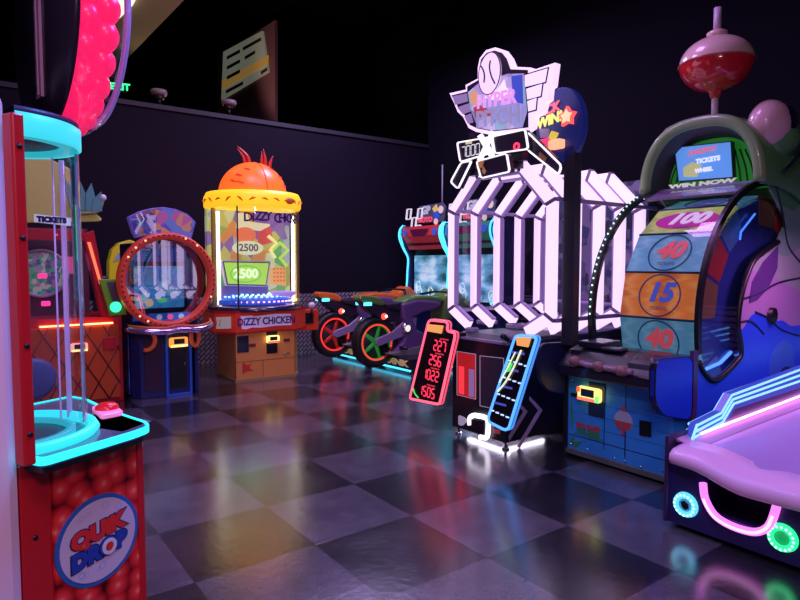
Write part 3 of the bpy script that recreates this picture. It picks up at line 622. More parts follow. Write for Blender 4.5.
ov=part(r,'rim_badge',mat('badge_brown',(.55,.12,.02),.5,(.5,.1,.01),.3),('ball',(gx+.6*math.cos(-PI/2+.43),gy+.6*math.sin(-PI/2+.43),2.19),.075,1,.35,.55))
dm=part(r,'dome',mat('dome_orange',(.9,.14,.02),.35,(1,.11,.015),1.15),('lathe',(gx,gy,2.3),[(.42*math.cos(t),.40*math.sin(t)) for t in [k*PI/2/14 for k in range(15)]],'z',48))
part(dm,'dome_seam',mat('dome_seam',(.6,.08,.01),.4,(.7,.06,.01),.4),('tube',[(gx+.422*math.cos(t)*math.cos(-1.5),gy+.422*math.cos(t)*math.sin(-1.5),2.3+.402*math.sin(t)) for t in [k*PI/2/12 for k in range(13)]],.006,6))
fm=[]
for a,zt in ((-2.45,.5),(-2.35,.25),(-2.6,.3),(-1.0,.85),(-.75,.55),(-.7,.25),(-2.2,.75)):
    for d in (0,.07,.14):
        q=[]
        for e,g in ((-.05,0),(0,.05),(.06,.02)):
            aa=a+d+e; tt=zt+g-d*.3; q.append((gx+.421*math.cos(tt)*math.cos(aa),gy+.421*math.cos(tt)*math.sin(aa),2.3+.401*math.sin(tt)))
        fm.append(('tube',q,[.004,.012,.003],5))
part(dm,'feather_marks',mat('feather_red',(.6,.03,.03),.5,(.7,.03,.02),.4),*fm)
CRm=mat('crest_red',(.45,.03,.02),.4,(.6,.03,.01),.3)
for bx0,lean,hh in ((-.1,-.1,.2),(-.04,-.16,.22),(.12,.0,.2),(.17,-.03,.25),(.22,.05,.2)):
    z0=2.3+.40*math.sqrt(max(0,1-(bx0/.42)**2))-.03
    part(dm,'crest_tuft',CRm,('tube',smooth([(gx+bx0,gy-.02,z0),(gx+bx0+lean*.2,gy-.02,z0+hh*.5),(gx+bx0+lean,gy-.02,z0+hh)],4),[.035,.036,.036,.035,.032,.026,.018,.01,.003],8,{'flat':.5}))

# ================================================================== E: two racing motorbikes with cabinets
TYRE=mat('tyre_rubber',(.015,.015,.017),.45); MAUV=mat('swingarm_mauve',(.5,.4,.65),.35,metal=.4)
NEON=glow('neon_cyan',(.08,.65,1),1.7)
def bike(yroom,cols,label,first_frame):
    x0=4.66; w=RM.world(x0,yroom,0); E_=Frame(w.x,w.y,RA-90)
    r=root('racing_motorbike_game',E_,label,'motorbike arcade machine','motorbike racing games')
    F2=first_frame or E_     # silhouettes are surveyed on the nearer bike and reused
    body,rim,side=cols
    part(r,'platform',mat('platform_black',(.02,.018,.03),.3),('xy',[(-.45,0),(.45,0),(.5,.3),(.5,1.75),(-.5,1.75),(-.5,.3)],.06,.2),bevel=.01)
    many(r,'platform_glow',NEON,('box',-.44,.44,.005,.025,.035,.06),('box',.485,.5,.32,1.7,.035,.06),('box',-.5,-.485,.32,1.7,.035,.06))
    many(r,'platform_foot',DKM,*[('box',a-.04,a+.04,b-.04,b+.04,0,.06) for a in (-.38,.38) for b in (.12,1.6)])
    text(r,'lettering','AMOINK',mat('gold_letters',(.65,.5,.25),.35,(.5,.38,.2),.35),(0,-.004,.13),(1,0,0),(0,0,1),.075,.002,bold=.006,sx=1.9)
    # wheel: centre from the sight line through the hub
    wc=F2.X([(378,342.5)],.08)[0]; wy,wz=wc[0],wc[1]; R=.335
    part(r,'stand',DKM,('box',-.07,.07,wy+.1,wy+.5,.18,.32),('tube',[(0,wy,wz),(0,wy+.45,.25)],.035),bevel=.01)
    wh=part(r,'rear_tyre',TYRE,('lathe',(0,wy,wz),[(R-.1,-.05),(R-.06,-.085),(R-.02,-.075),(R,-.035),(R+.004,0),(R,.035),(R-.02,.075),(R-.06,.085),(R-.1,.05),(R-.11,.0)],'x',48))
    part(wh,'wheel_rim',rim,('lathe',(0,wy,wz),[(R-.12,-.06),(R-.09,-.06),(R-.09,.06),(R-.12,.06),(R-.12,-.06)],'x',40),
         *[('tube',[(0,wy,wz),(0,wy+(R-.1)*math.cos(2*PI*k/5),wz+(R-.1)*math.sin(2*PI*k/5))],[.045,.03],6) for k in range(5)])
    part(wh,'rim_disc',mat('rim_dark_'+rim.name,tuple(c*.25 for c in rim.diffuse_color[:3]) if 0 else (.03,.03,.03),.4),('lathe',(0,wy,wz),[(0,-.02),(R-.1,-.02),(R-.1,.02),(0,.02)],'x',32))
    part(wh,'wheel_lights',glow('led_red',(1,.05,.04),2.),*[('box',.062,.07,wy+(R-.105)*math.cos(t)-.007,wy+(R-.105)*math.cos(t)+.007,wz+(R-.105)*math.sin(t)-.007,wz+(R-.105)*math.sin(t)+.007) for t in [2*PI*k/44 for k in range(44)]])
    part(wh,'light_band',mat('band_red',(.4,.01,.01),.4,(1,.03,.03),.6),('lathe',(0,wy,wz),[(R-.115,.058),(R-.115,.064),(R-.095,.064),(R-.095,.058)],'x',48))
    part(wh,'hub',CHR,('lathe',(0,wy,wz),[(0,-.1),(.03,-.1),(.035,0),(.03,.1),(0,.1)],'x',16))
    def prof(px,x): return F2.X(px,x)
    t=[(360,297.3),(362.5,295.2),(372,295.8),(381,298),(386.5,304.5),(383,306),(368,302.8),(360.8,301.4)]
    part(r,'tail',body,('yz',prof(t,.09),-.09,.09),bevel=.02)
    t=[(360,300.5),(368,303.5),(384,306.5),(401,311),(404,316),(395,323),(381,320),(370,311.5)]
    part(r,'under_tail',mat('tail_black',(.03,.025,.045),.3),('yz',prof(t,.08),-.08,.08),bevel=.02)
    c_=prof([(368.6,304.2)],.1)[0]
    many(r,'indicator',glow('indicator_cyan',(.1,.8,1),2.),('box',.085,.105,c_[0]-.07,c_[0]+.05,c_[1]-.02,c_[1]+.022),('box',-.105,-.085,c_[0]-.07,c_[0]+.05,c_[1]-.02,c_[1]+.022),bevel=.006)
    c_=prof([(385,316.5)],.1)[0]
    many(r,'tail_light',glow('tail_red',(1,.06,.04),2.2),('ball',(.07,c_[0],c_[1]),.05,.6,1,.9),('ball',(-.07,c_[0],c_[1]),.05,.6,1,.9))
    part(r,'tail_light_core',glow('tail_core',(1,.7,.55),2.5),('ball',(.1,c_[0]+.02,c_[1]),.02))
    part(r,'seat',mat('seat_black',(.035,.025,.05),.4),('yz',prof([(383,303),(388,304),(398,303),(409,300.5),(416,299),(416,306),(400,311),(388,308)],.11),-.11,.11),bevel=.03)
    part(r,'tank',body,('yz',prof([(403,302),(409,298.5),(418,296),(430,295.5),(441,297),(446,300),(441,304),(425,305),(412,307),(405,306)],.14),-.14,.14),bevel=.03)
    t=[(403,304),(418,299.5),(437,301),(443,303.5),(439,309),(424,312.5),(413,318),(418,330),(430,336),(424,350),(404,356),(395,352),(404,342),(408,330),(404,318)]
    part(r,'fairing',mat('fairing_violet',(.16,.09,.26),.35),('yz',prof(t,.16),-.16,.16),bevel=.03)
    t=[(388,354),(402,350),(422,345),(440,340),(440,352),(424,356),(400,357)]
    part(r,'lower_fairing',side,('yz',prof(t,.17),-.17,.17),bevel=.02)
    t=[(376,344),(377,339),(393,332),(404,322),(412,316),(417,318),(416,329),(408,335),(398,338.5),(380,346)]
    part(r,'swing_arm',MAUV,('yz',prof(t,.13),.09,.13),('yz',prof(t,.13),-.13,-.09),bevel=.008)
    c_=prof([(407.5,328.4)],.18)[0]
    part(r,'engine_disc',CHR,('lathe',(.16,c_[0],c_[1]),[(0,.03),(.06,.025),(.075,0),(.075,-.02)],'x',24))
    part(r,'engine_disc_center',glow('disc_white',(.9,.9,.8),.9) if not first_frame else glow('disc_blue',(.05,.15,.5),.8),('lathe',(.19,c_[0],c_[1]),[(0,.01),(.04,.006),(.045,0)],'x',20))
    part(r,'foot_rest',DKM,('tube',[(.15,c_[0]-.1,c_[1]-.25),(.3,c_[0]-.1,c_[1]-.25)],.02))
    # front end
    fy=1.15
    part(r,'front_fork',CHR,('tube',[(.12,fy,.5),(.12,fy-.22,1.0)],.03),('tube',[(-.12,fy,.5),(-.12,fy-.22,1.0)],.03))
    part(r,'handlebar',TYRE,('tube',[(-.36,fy-.35,.98),(-.2,fy-.22,1.02),(.2,fy-.22,1.02),(.36,fy-.35,.98)],.018))
    part(r,'nose_fairing',body,('yz',[(fy-.35,.6),(fy+.1,.7),(fy+.15,.9),(fy-.1,1.08),(fy-.3,.98)],-.15,.15),bevel=.04)
    # cabinet
    y1=1.54; CBM=mat('cabinet_navy',(.015,.03,.13),.4)
    prf=[(y1+.35,.06),(y1-.02,.06),(y1-.02,.85),(y1-.05,1.0),(y1+.0,1.3),(y1+.0,1.55),(y1-.1,1.72),(y1-.16,1.9),(y1-.14,2.05),(y1+.35,2.05)]
    for s_ in (-1,1): part(r,'side_panel',CBM,('yz',prf,s_*.51-.02,s_*.51+.02))
    npath=smooth([(y1-.16,.86),(y1-.1,.9),(y1-.03,1.02),(y1-.01,1.3),(y1-.0,1.52),(y1-.1,1.68),(y1-.18,1.85),(y1-.17,1.98),(y1-.1,2.06)],5)
    for s_ in (-1,1):
        part(r,'neon_tube',NEON,('tube',yz3([(a-.02,b) for a,b in npath],s_*.52),.016,8),('tube',yz3([(a+.03,b) for a,b in npath],s_*.535),.009,8))
    part(r,'cabinet_back',CBM,('box',-.52,.52,y1+.22,y1+.35,.06,2.03))
    hd=part(r,'marquee',mat('marquee_'+('red' if first_frame else 'green'),(.55,.05,.06) if first_frame else (.05,.3,.2),.4,(.55,.04,.06) if first_frame else (.03,.25,.15),.22),('yz',[(y1-.14,2.03),(y1-.16,1.88),(y1-.02,1.66),(y1+.2,1.66),(y1+.2,2.03)],-.5,.5))
    part(hd,'marquee_print',mat('marquee_print_dark',(.12,.01,.05),.4),('quad',(-.28,y1-.165,1.98),(.22,y1-.165,1.98),(.12,y1-.185,1.86),(-.16,y1-.185,1.86)),('quad',(-.5,y1-.1,1.76),(.5,y1-.1,1.76),(.5,y1-.08,1.72),(-.5,y1-.08,1.72)))
    many(hd,'marquee_stripe',mat('marquee_blue',(.05,.15,.6),.4,(.03,.1,.5),.2),('quad',(-.45,y1-.17,1.97),(-.3,y1-.17,1.97),(-.38,y1-.19,1.87),(-.42,y1-.19,1.87)),('quad',(.3,y1-.17,1.97),(.45,y1-.17,1.97),(.4,y1-.19,1.87),(.33,y1-.19,1.87)))
    sb=part(r,'screen_bezel',BLK,('box',-.52,.52,y1+.06,y1+.12,.8,1.66))
    part(sb,'screen',art('race_screen',[(.02,.07,.1),(.06,.2,.28),(.15,.4,.6),(.5,.65,.75)],2.2,'noise',em=.75,rough=.2,stretch=(1,1,2.2)),('box',-.43,.43,y1+.05,y1+.06,.86,1.56))
    wl=glow('screen_lines',(.75,.85,.8),.8)
    many(sb,'screen_drawing',wl,*[('tube',[(cx_+.06*math.cos(q)*sc_,y1+.045,cz_+.08*math.sin(q)*sc_) for q in [2*PI*k/9 for k in range(9)]],.006,4,True) for cx_,cz_,sc_ in ((-.32,1.05,1),(-.3,.95,1.2),(0,.97,1),(.02,.92,1.3),(.3,.96,.9),(.34,.9,1.1))])
    # flag sign above
    sg=part(r,'sign_backing',mat('sign_backing',(.1,.12,.2),.4),('xz',[(-.1,2.08),(.42,2.08),(.46,2.3),(.38,2.38),(-.2,2.36),(-.2,2.2)],y1-.03,y1))
    fo=mat('flag_white',(.75,.75,.78),.35,(.8,.8,.85),.55)
    for fx,fz in ((-.47,2.25),(-.33,2.1),(-.22,1.97),(-.17,2.24)):
        q=[(fx-.07,fz-.09),(fx+.055,fz-.09),(fx+.085,fz+.09),(fx-.04,fz+.09)]
        part(sg,'flag_square',fo,('ring',rnd(q,.02,3),rnd(inset(q,.028),.012,3),y1-.06,y1-.03))
    text(sg,'lettering','GP',mat('flag_print',(.5,.5,.55),.4,(.45,.45,.5),.4),(-.02,y1-.035,2.28),(1,0,0),(0,0,1),.12,.003,bold=.01)
    text(sg,'lettering','MOTO',mat('sign_red',(.8,.1,.15),.4,(.85,.1,.15),.5),(-.02,y1-.05,2.13),(1,0,0),(0,0,1),.07,.003,bold=.008,sx=1.2)
    part(sg,'yellow_rider_shape',mat('sign_yellow',(.75,.6,.1),.4,(.7,.5,.1),.4),('xz',[(.15,2.3),(.25,2.36),(.3,2.26),(.2,2.24)],y1-.045,y1-.035))
    part(sg,'blue_rider_shape',mat('sign_blue',(.03,.1,.5),.4,(.03,.1,.5),.4),('xz',[(.17,2.26),(.3,2.28),(.32,2.14),(.2,2.12)],y1-.043,y1-.034))
    part(sg,'cream_rider_shape',mat('sign_cream',(.8,.65,.5),.4,(.8,.6,.45),.4),('xz',circ(.36,2.27,.06,12),y1-.045,y1-.035),('xz',circ(.24,2.09,.05,12),y1-.045,y1-.035))
    part(sg,'sign_post',DKM,('box',-.03,.03,y1,y1+.04,2.0,2.2))
    return r,E_
GRN=mat('bike_green',(.14,.3,.07),.35,coat=.5); ORN=mat('bike_orange',(.75,.17,.03),.35,coat=.5,em=(.7,.12,.02),st=.06)
_,EF=bike(6.57,(GRN,mat('rim_green',(.03,.45,.06),.35,(.03,.5,.06),.18),mat('fairing_grey_green',(.22,.25,.24),.4)),'nearer racing motorbike game with green tail and green wheel rim',None)
b1,_=bike(7.66,(ORN,mat('rim_red',(.5,.02,.02),.35,(.6,.02,.02),.22),mat('fairing_grey',(.2,.2,.22),.4)),'farther racing motorbike game with orange tail and red wheel rim',EF)
part(b1,'antenna',mat('antenna_grey',(.35,.33,.38),.4),('tube',[(.1,1.75,2.03),(.1,1.75,3.02)],.012))

# ================================================================== F: baseball pitch game
Ff=Frame(.439,5.032,RA-90)
r=root('baseball_pitch_game',Ff,'baseball pitching game with white lit rib tunnel, winged baseball sign and slanted score boards','arcade machine')
RIB=glow('rib_light',(.87,.66,.97),1.15)
JNT=mat('joint_grey',(.25,.2,.32),.4); VRL=mat('violet_rail',(.4,.3,.55),.35)
cab=part(r,'front_cabinet',mat('pitch_black',(.016,.014,.022),.35),('yz',[(0,.06),(1.5,.06),(1.5,.84),(.12,.86),(0,.82)],0,.62),bevel=.008)
part(r,'rear_cabinet',BLK,('box',-.2,.84,1.5,2.2,.0,1.9))
part(r,'underglow',glow('underglow_white',(.85,.75,1),14.),('box',.08,.54,.1,.14,.052,.06),('box',.46,.49,.15,.6,.052,.06))
for a,b_ in ((.04,.04),(.58,.04),(.04,1.4),(.58,1.4)): part(r,'foot',CHR,('lathe',(a,b_,0),[(0,0),(.03,0),(.03,.015),(.012,.02),(.012,.06),(0,.06)],'z',14))
OUT=mat('outline_white',(.55,.5,.6),.4,(.6,.5,.7),.28)
def front_rect(px,y,m,th,name):
    q=Ff.Y(px,y); part(r,name,m,('ring',q,inset(q,th),y-.004,y))
    return q
q=front_rect([(457,351),(476,354),(476,399.5),(457,395)],-.001,OUT,.008,'panel_outline')
part(r,'score_window',mat('window_red',(.2,.01,.015),.25,(1,.03,.04),.35),('xz',inset(q,.012),-.004,-.001))
part(r,'red_bar',glow('bar_red',(1,.04,.06),1.1),('xz',Ff.Y([(459,366),(464,367),(464,394.5),(459,393)],-.005),-.008,-.004))
part(r,'lilac_bar',glow('bar_lilac',(.35,.2,.5),.5),('xz',Ff.Y([(469,369),(474,370),(474,397),(469,396)],-.005),-.008,-.004))
q=front_rect([(480,355.5),(504,358),(504,411),(480,406)],-.001,OUT,.008,'panel_outline')
part(r,'door_panel',mat('door_plum',(.06,.045,.065),.3),('xz',inset(q,.012),-.003,-.001))
hk=Ff.Y([(470,425),(469.5,419),(473,415.5),(479,416),(485,417.5),(488,421),(488,431),(486.5,437.5),(480,437)],-.02)
part(r,'ticket_chute_light',glow('chute_white',(.95,.85,1),2.),('tube',xz3(smooth(hk,4),-.02),.02,8))
part(r,'ticket_chute',BLK,('xz',Ff.Y([(472,419),(485,421),(485,434),(472,431)],-.02),-.03,.0))
part(r,'pale_sticker',mat('sticker_pale',(.6,.5,.65),.4,(.6,.5,.7),.3),('xz',rnd(Ff.Y([(458,415),(464,417.5),(467,421),(462,426),(458,425)],-.01),.02),-.008,0))
part(r,'red_sticker',mat('sticker_red',(.5,.05,.1),.4,(.6,.05,.1),.2),('xz',Ff.Y([(493,429),(500,430),(500,434),(493,433)],-.005),-.006,0))
CHV=mat('chevron_lilac',(.5,.4,.65),.4)
for px in ([(530,396.5),(542.5,410),(520,448),(517,447),(538.5,410.5),(529.5,400)],[(520,403),(527.5,411.5),(509.5,441),(509,436),(523.5,411.5),(519,407)]):
    part(r,'chevron',CHV,('yz',Ff.X(px,.625),.62,.626))
# deck with targets
dp=[(0.02,.05),(.6,.05),(.84,.25),(.84,1.5),(-.2,1.5),(-.2,.25)]
part(r,'deck',mat('deck_violet',(.4,.33,.5),.3,coat=.6),('add',[(0,0.0,.83),(.62,0,.83),(.62,1.5,.87),(0,1.5,.87),(-.0,0.0,.81),(.62,0,.81),(.62,1.5,.85),(0,1.5,.85)],[(0,1,2,3),(4,7,6,5),(0,4,5,1),(1,5,6,2),(2,6,7,3),(3,7,4,0)]))
for (px,py),rx_ in (((487,322),.1),((517,326),.1),((472,330),.055),((507,337.5),.055)):
    c_=Ff.Z([(px,py)],.87)[0]
    t_=part(r,'target_disc',mat('disc_dark',(.1,.08,.14),.3),('lathe',(c_[0],c_[1],.855),[(0,.015),(rx_*.8,.015),(rx_*.85,.02)],'z',28))
    part(t_,'target_rim',JNT,('lathe',(c_[0],c_[1],.855),[(rx_*.82,.01),(rx_*.85,.035),(rx_,.03),(rx_,0)],'z',28))
# ribs
hoop=[(-.02,.86),(-.27,1.01),(-.27,1.895),(.06,2.22),(.585,2.22),(.905,1.895),(.905,1.01),(.65,.86)]
def band(path,wd):
    """strip of width wd inside an open outline"""
    n=len(path); inn=[]
    for i in range(n):
        p=Vector(path[i]); a=(Vector(path[i])-Vector(path[i-1])).normalized() if i else None; b=(Vector(path[i+1])-p).normalized() if i<n-1 else None
        d=[Vector((x.y,-x.x)) for x in (a,b) if x is not None]
        m_=sum(d,Vector((0,0))); m_=m_/max(m_.length_squared/ (2 if len(d)==2 else 1),.3)
        inn.append(tuple(p+m_*wd*(1)))
    return inn
def stripseg(o0,o1,i0,i1,y0,y1,g=.012):
    o0,o1,i0,i1=map(Vector,(o0,o1,i0,i1)); d=(o1-o0).normalized()*g
    return ('xz',[tuple(o0+d),tuple(o1-d),tuple(i1-d),tuple(i0+d)],y0,y1)
hin=band(hoop,.08)
for k,y in enumerate((.18,.45,.74,1.02,1.3)):
    rb=part(r,'light_rib',RIB,*[stripseg(hoop[i],hoop[i+1],hin[i],hin[i+1],y,y+.045) for i in range(len(hoop)-1) if not (k==0 and i==3) or True])
    part(rb,'rib_inner_side',mat('rib_casing',(.4,.28,.55),.4,(.35,.2,.55),.3),*[stripseg(hin[i],hin[i+1],(Vector(hin[i])*.97+Vector((.32,1.45))*.03),(Vector(hin[i+1])*.97+Vector((.32,1.45))*.03),y+.002,y+.043) for i in range(len(hoop)-1)])
    jn=[]
    for i in range(1,len(hoop)-1):
        a=Vector(hoop[i]); b=Vector(hin[i]); d=(a-b).normalized()*.004; w_=Vector((-d.y,d.x)).normalized()*.014
        jn.append(('xz',[tuple(a+d-w_),tuple(a+d+w_),tuple(b-d+w_),tuple(b-d-w_)],y-.004,y+.049))
    many(rb,'rib_joint',JNT,*jn)
for (a,b_) in (hoop[1],hoop[2],hoop[5],hoop[6]):
    part(r,'side_rail',VRL,('box',a-.012 if a<.3 else a-.008,a+.012 if a<.3 else a+.016,.2,1.5,b_-.015,b_+.015))
part(r,'cross_rail',VRL,('tube',[(-.2,1.42,1.06),(.84,1.42,1.06)],.018,6))
part(r,'side_glass',glass('pitch_glass',(.93,.9,.97),1.8,.02),('add',[(-.205,.2,1.0),(-.205,1.5,1.0),(-.205,1.5,1.9),(-.205,.2,1.9)],[(0,1,2,3)]))
part(r,'target_wall',art('pitch_wall',[(.02,.02,.06),(.08,.07,.16),(.03,.04,.12),(.16,.12,.25)],9,em=.12),('box',-.2,.84,1.47,1.5,.87,2.15))
# winged sign
yS=.08
s1=[(449.2,93.2),(465.7,89.5),(465.3,85),(477.6,78.5),(477.6,67.5),(479.5,58.3),(485.9,50),(495,47.3),(503.3,50),(508.8,57.4),(512.5,66.6),(530.8,67.5),(531.2,70.5),(555.2,62.4),(552.3,85.9),(549.3,88),(548.3,99.6),(544.2,102.4),(541.8,112.5),(534.5,116),(531.7,128),(526,131.7),(493,135.4),(475.8,131.7),(468.4,128),(463,117),(457.5,112),(453.8,103)]
SO=Ff.Y(s1,yS)
SIGNW=mat('sign_white_lit',(.7,.6,.75),.35,(.84,.6,1.),1.15)
sg=part(r,'winged_sign',SIGNW,('xz',SO,yS,yS+.06),bevel=.004)
SB=mat('sign_black',(.03,.02,.05),.35)
def onsign(px,dy=.004): return ('xz',Ff.Y(px,yS),yS-dy,yS)
ib=[(451.5,95.5),(467.5,91.5),(467.5,86.5),(479.6,79.6),(479.6,68),(481.3,59.5),(487,52.8),(495,50.5),(502.3,53),(507,59),(510.6,69.4),(528,70),(528.5,127.5),(493,131.5),(477.5,128.5),(470,125),(465.5,115.5),(459.5,110),(455.8,102)]
part(sg,'black_inlay',SB,onsign(ib,.004))
shd=[(468.5,92.5),(482,81),(508.5,74),(524.5,73.5),(527.5,112),(523,127.5),(493,130.5),(478.5,128),(471,110)]
part(sg,'sign_artwork',art('pitch_sign_print',[(.2,.25,.6),(.5,.42,.75),(.35,.35,.7),(.62,.5,.8),(.3,.45,.65),(.45,.3,.7)],8,em=.6),('xz',Ff.Y(shd,yS),yS-.007,yS-.004))
for px,c_,nm in (([(470,95),(476,90),(481,97),(478,106),(472,104)],(.75,.35,.2),'orange'),([(512,76),(523,75),(524,104),(514,102)],(.05,.08,.6),'blue'),([(474,108),(480,105),(494,112),(492,116),(476,118)],(.45,.05,.1),'red')):
    part(sg,nm+'_patch',glow('sign_patch_'+nm,c_,.8),('xz',Ff.Y(px,yS),yS-.009,yS-.007))
part(sg,'white_burst',SIGNW,('xz',Ff.Y([(487,92),(498,90),(505,80),(507,88),(513,91),(506,95),(504,100),(494,100),(486,98)],yS),yS-.011,yS-.008))
wf=[([(525.5,75.5),(548,68.7),(545.5,82),(526,87)],0),([(527,89),(542.6,84),(541,96),(528,99.6)],0),([(528,101.4),(537,98),(536,109.5),(529,111.5)],0)]
for px,_k in wf:
    part(sg,'wing_feather_edge',SB,('xz',inset(Ff.Y(px,yS),-.02),yS-.004,yS)); part(sg,'wing_feather',SIGNW,('xz',Ff.Y(px,yS),yS-.009,yS-.004))
LL=mat('wing_lilac',(.3,.22,.42),.35,(.4,.28,.6),.45)
for px in ([(453,96.5),(467.5,93.5),(468.5,101.5),(456,105)],[(458,107.5),(469.5,103.5),(471,111.5),(463.5,114.5)],[(465,116.5),(471.5,113.5),(474,122.5),(468.5,123.8)]):
    part(sg,'wing_feather',LL,('xz',Ff.Y(px,yS),yS-.009,yS-.004))
bc=Ff.Y([(491,74)],yS)[0]
bl=part(sg,'baseball',mat('ball_white_lit',(.7,.6,.75),.4,(.84,.62,1),.95),('xz',circ(bc[0],bc[1],.118,32,ry=.158),yS-.02,yS-.004),bevel=.004)
part(bl,'baseball_outline',SB,('ring',circ(bc[0],bc[1],.122,32,ry=.162),circ(bc[0],bc[1],.116,32,ry=.156),yS-.0215,yS-.015))
part(bl,'baseball_stitching',SB,('tube',xz3(smooth(Ff.Y([(482.5,66),(485,70),(486.5,76),(486,83)],yS),4),yS-.022),.007,5),('tube',xz3(smooth(Ff.Y([(492.5,61),(491.5,68),(493.5,77),(497,84)],yS),4),yS-.022),.007,5))
def signtext(s,px,pu,h,m,b=.008,sx=1.,dy=.016):
    o=Ff.Y([px],yS)[0]; u=Ff.Y([pu],yS)[0]
    text(sg,'lettering',s,m,(o[0],yS-dy,o[1]),(u[0]-o[0],0,u[1]-o[1]),(0,0,1),h,.003,bold=b,sx=sx)
signtext('HYPER',(497,100),(520,96),.1,mat('hyper_pink',(.75,.3,.7),.4,(.8,.4,.85),.75),.005,1.0)
signtext('PITCH',(499,118),(525,114.5),.12,mat('pitch_grey',(.42,.4,.6),.35,(.36,.35,.6),.5),.006,1.0)
# score boards
yB=.03
def board(px,name='score_board',y0=yB):
    q=Ff.Y(px,y0); o=part(r,name,SB,('xz',rnd(q,.02,3),y0,y0+.05)); part(o,'board_edge',glow('board_edge_white',(.95,.88,1),1.3),('ring',rnd(inset(q,-.004),.03,4),rnd(inset(q,.014),.02,4),y0-.012,y0+.004)); return o,q
o1,q1=board([(457.4,142.5),(492,136.5),(494.2,152.5),(460.6,162.3)])
o_=Ff.Y([(469.5,151)],yB)[0]; u_=Ff.Y([(492,146)],yB)[0]; uu=Vector((u_[0]-o_[0],0,u_[1]-o_[1])).normalized()
part(o1,'score_digits',glow('digits_white',(.9,.9,1),.85),*digits('7000',(o_[0]+.02,yB-.004,o_[1]),uu,(0,0,1),.082,.042,.007,(0,-1,0),sh=.0,gap=.3))
part(o1,'small_caption',glow('caption_yellow',(.8,.7,.4),.7),('xz',Ff.Y([(466,141.5),(472,140.5),(472,143.5),(466,144.5)],yB),yB-.006,yB))
c_=Ff.Y([(487.5,147)],yB)[0]
xs=.075
part(o1,'multiplier_mark',glow('mark_white',(1,.95,1),1.3),('xz',[(c_[0]-xs-.02,c_[1]+xs+.02),(c_[0]-xs+.03,c_[1]+xs+.035),(c_[0]+xs+.02,c_[1]-xs-.0),(c_[0]+xs-.02,c_[1]-xs-.03)],yB-.02,yB-.012),('xz',[(c_[0]+xs-.02,c_[1]+xs+.04),(c_[0]+xs+.02,c_[1]+xs+.02),(c_[0]-xs+.03,c_[1]-xs-.03),(c_[0]-xs-.02,c_[1]-xs-.01)],yB-.02,yB-.012))
o2,q2=board([(492.5,136.3),(525.7,129),(529,149.3),(495.3,154)])
c_=Ff.Y([(517,146.5)],yB)[0]
part(o2,'red_light',glow('board_red',(1,.05,.12),1.5),('ring',circ(c_[0],c_[1],.03,12),circ(c_[0],c_[1],.017,12),yB-.01,yB))
o3,q3=board([(476.9,161.2),(507.2,153),(510.5,172),(481.2,178.6)],y0=yB-.06)
part(o3,'board_print',glow('print_amber',(.5,.2,.08),.5),('xz',Ff.Y([(482,163),(490,161),(488,168),(483,170)],yB),yB-.065,yB-.06),('xz',Ff.Y([(489,167),(492,172),(490,175),(488,172)],yB),yB-.065,yB-.06))
board([(461.5,162.5),(472.5,160.5),(458.4,189.4),(450.8,182)],y0=yB+.03)
o5,_q=board([(527,131),(562.2,165.5),(559.3,175.3),(528,150.4)],y0=yB+.03)
part(o5,'board_print',glow('print_brown',(.2,.08,.05),.5),('xz',Ff.Y([(540,152),(547,158),(545,162),(538,157)],yB+.03),yB+.025,yB+.03))
part(r,'sign_frame',SB,('box',.05,.6,.12,.2,2.15,2.5),('box',-.02,.66,.1,.16,2.2,2.26))
# hanging score signs left and right
yR=-.15
def neon_sign(px,c,nm,col_in):
    q=rnd(Ff.Y(px,yR),.035,4); o=part(r,nm,mat(nm+'_face',(.01,.008,.012),.2),('xz',q,yR-.02,yR+.02))
    part(o,'neon_edge',glow(nm+'_neon',c,1.7),('tube',xz3(inset(q,.005),yR-.02),.011,8,True)); 
    part(o,'neon_side',glow(nm+'_neon_low',tuple(k*.8 for k in c),1.1),('tube',xz3(q,yR+.012),.01,6,True)); return o
sr=neon_sign([(430,322),(432.5,319.6),(448,321.3),(450,324),(449,330.5),(457,332.5),(457,337),(441.5,404.5),(411.4,398.5)],(1,.1,.18),'red_score_sign',None)
RD=glow('digits_red',(1,.04,.1),1.4)
for s_,px,h in (('227',(442,346),.105),('256',(437.4,360.3),.105),('1022',(433,374.8),.105),('1505',(429,391.4),.105)):
    c_=Ff.Y([px],yR)[0]
    part(sr,'score_digits',RD,*digits(s_,(c_[0],yR-.021,c_[1]),(1,0,-.03),(0,0,1),.082,.037,.012,(0,-1,0),sh=.15,gap=.45))
    part(sr,'caption_line',glow('caption_red',(.7,.05,.06),.8),*[('box',c_[0]-.0+.022*i,c_[0]+.016+.022*i,yR-.024,yR-.02,c_[1]+.056,c_[1]+.066) for i in range(5)])
crd=mat('card_orange',(.8,.4,.1),.4,(1,.42,.12),.75)
part(sr,'price_card',crd,('xz',Ff.Y([(430.5,324),(446,325.5),(444,333.5),(430,331)],yR),yR-.035,yR-.022),bevel=.004)
part(sr,'green_scribble',glow('scribble_green',(.1,.8,.15),.9),('tube',xz3(smooth(Ff.Y([(415.5,388),(417,393),(420.5,397.5)],yR),3),yR-.026),.006,5))
part(sr,'sign_arm',DKM,('tube',[(.05,yR+.0,.86),(.1,.05,.84)],.02))
sb_=neon_sign([(517.5,335),(539.5,336.5),(511,428),(507,430),(491,422),(490,417)],(.08,.32,1),'blue_score_sign',None)
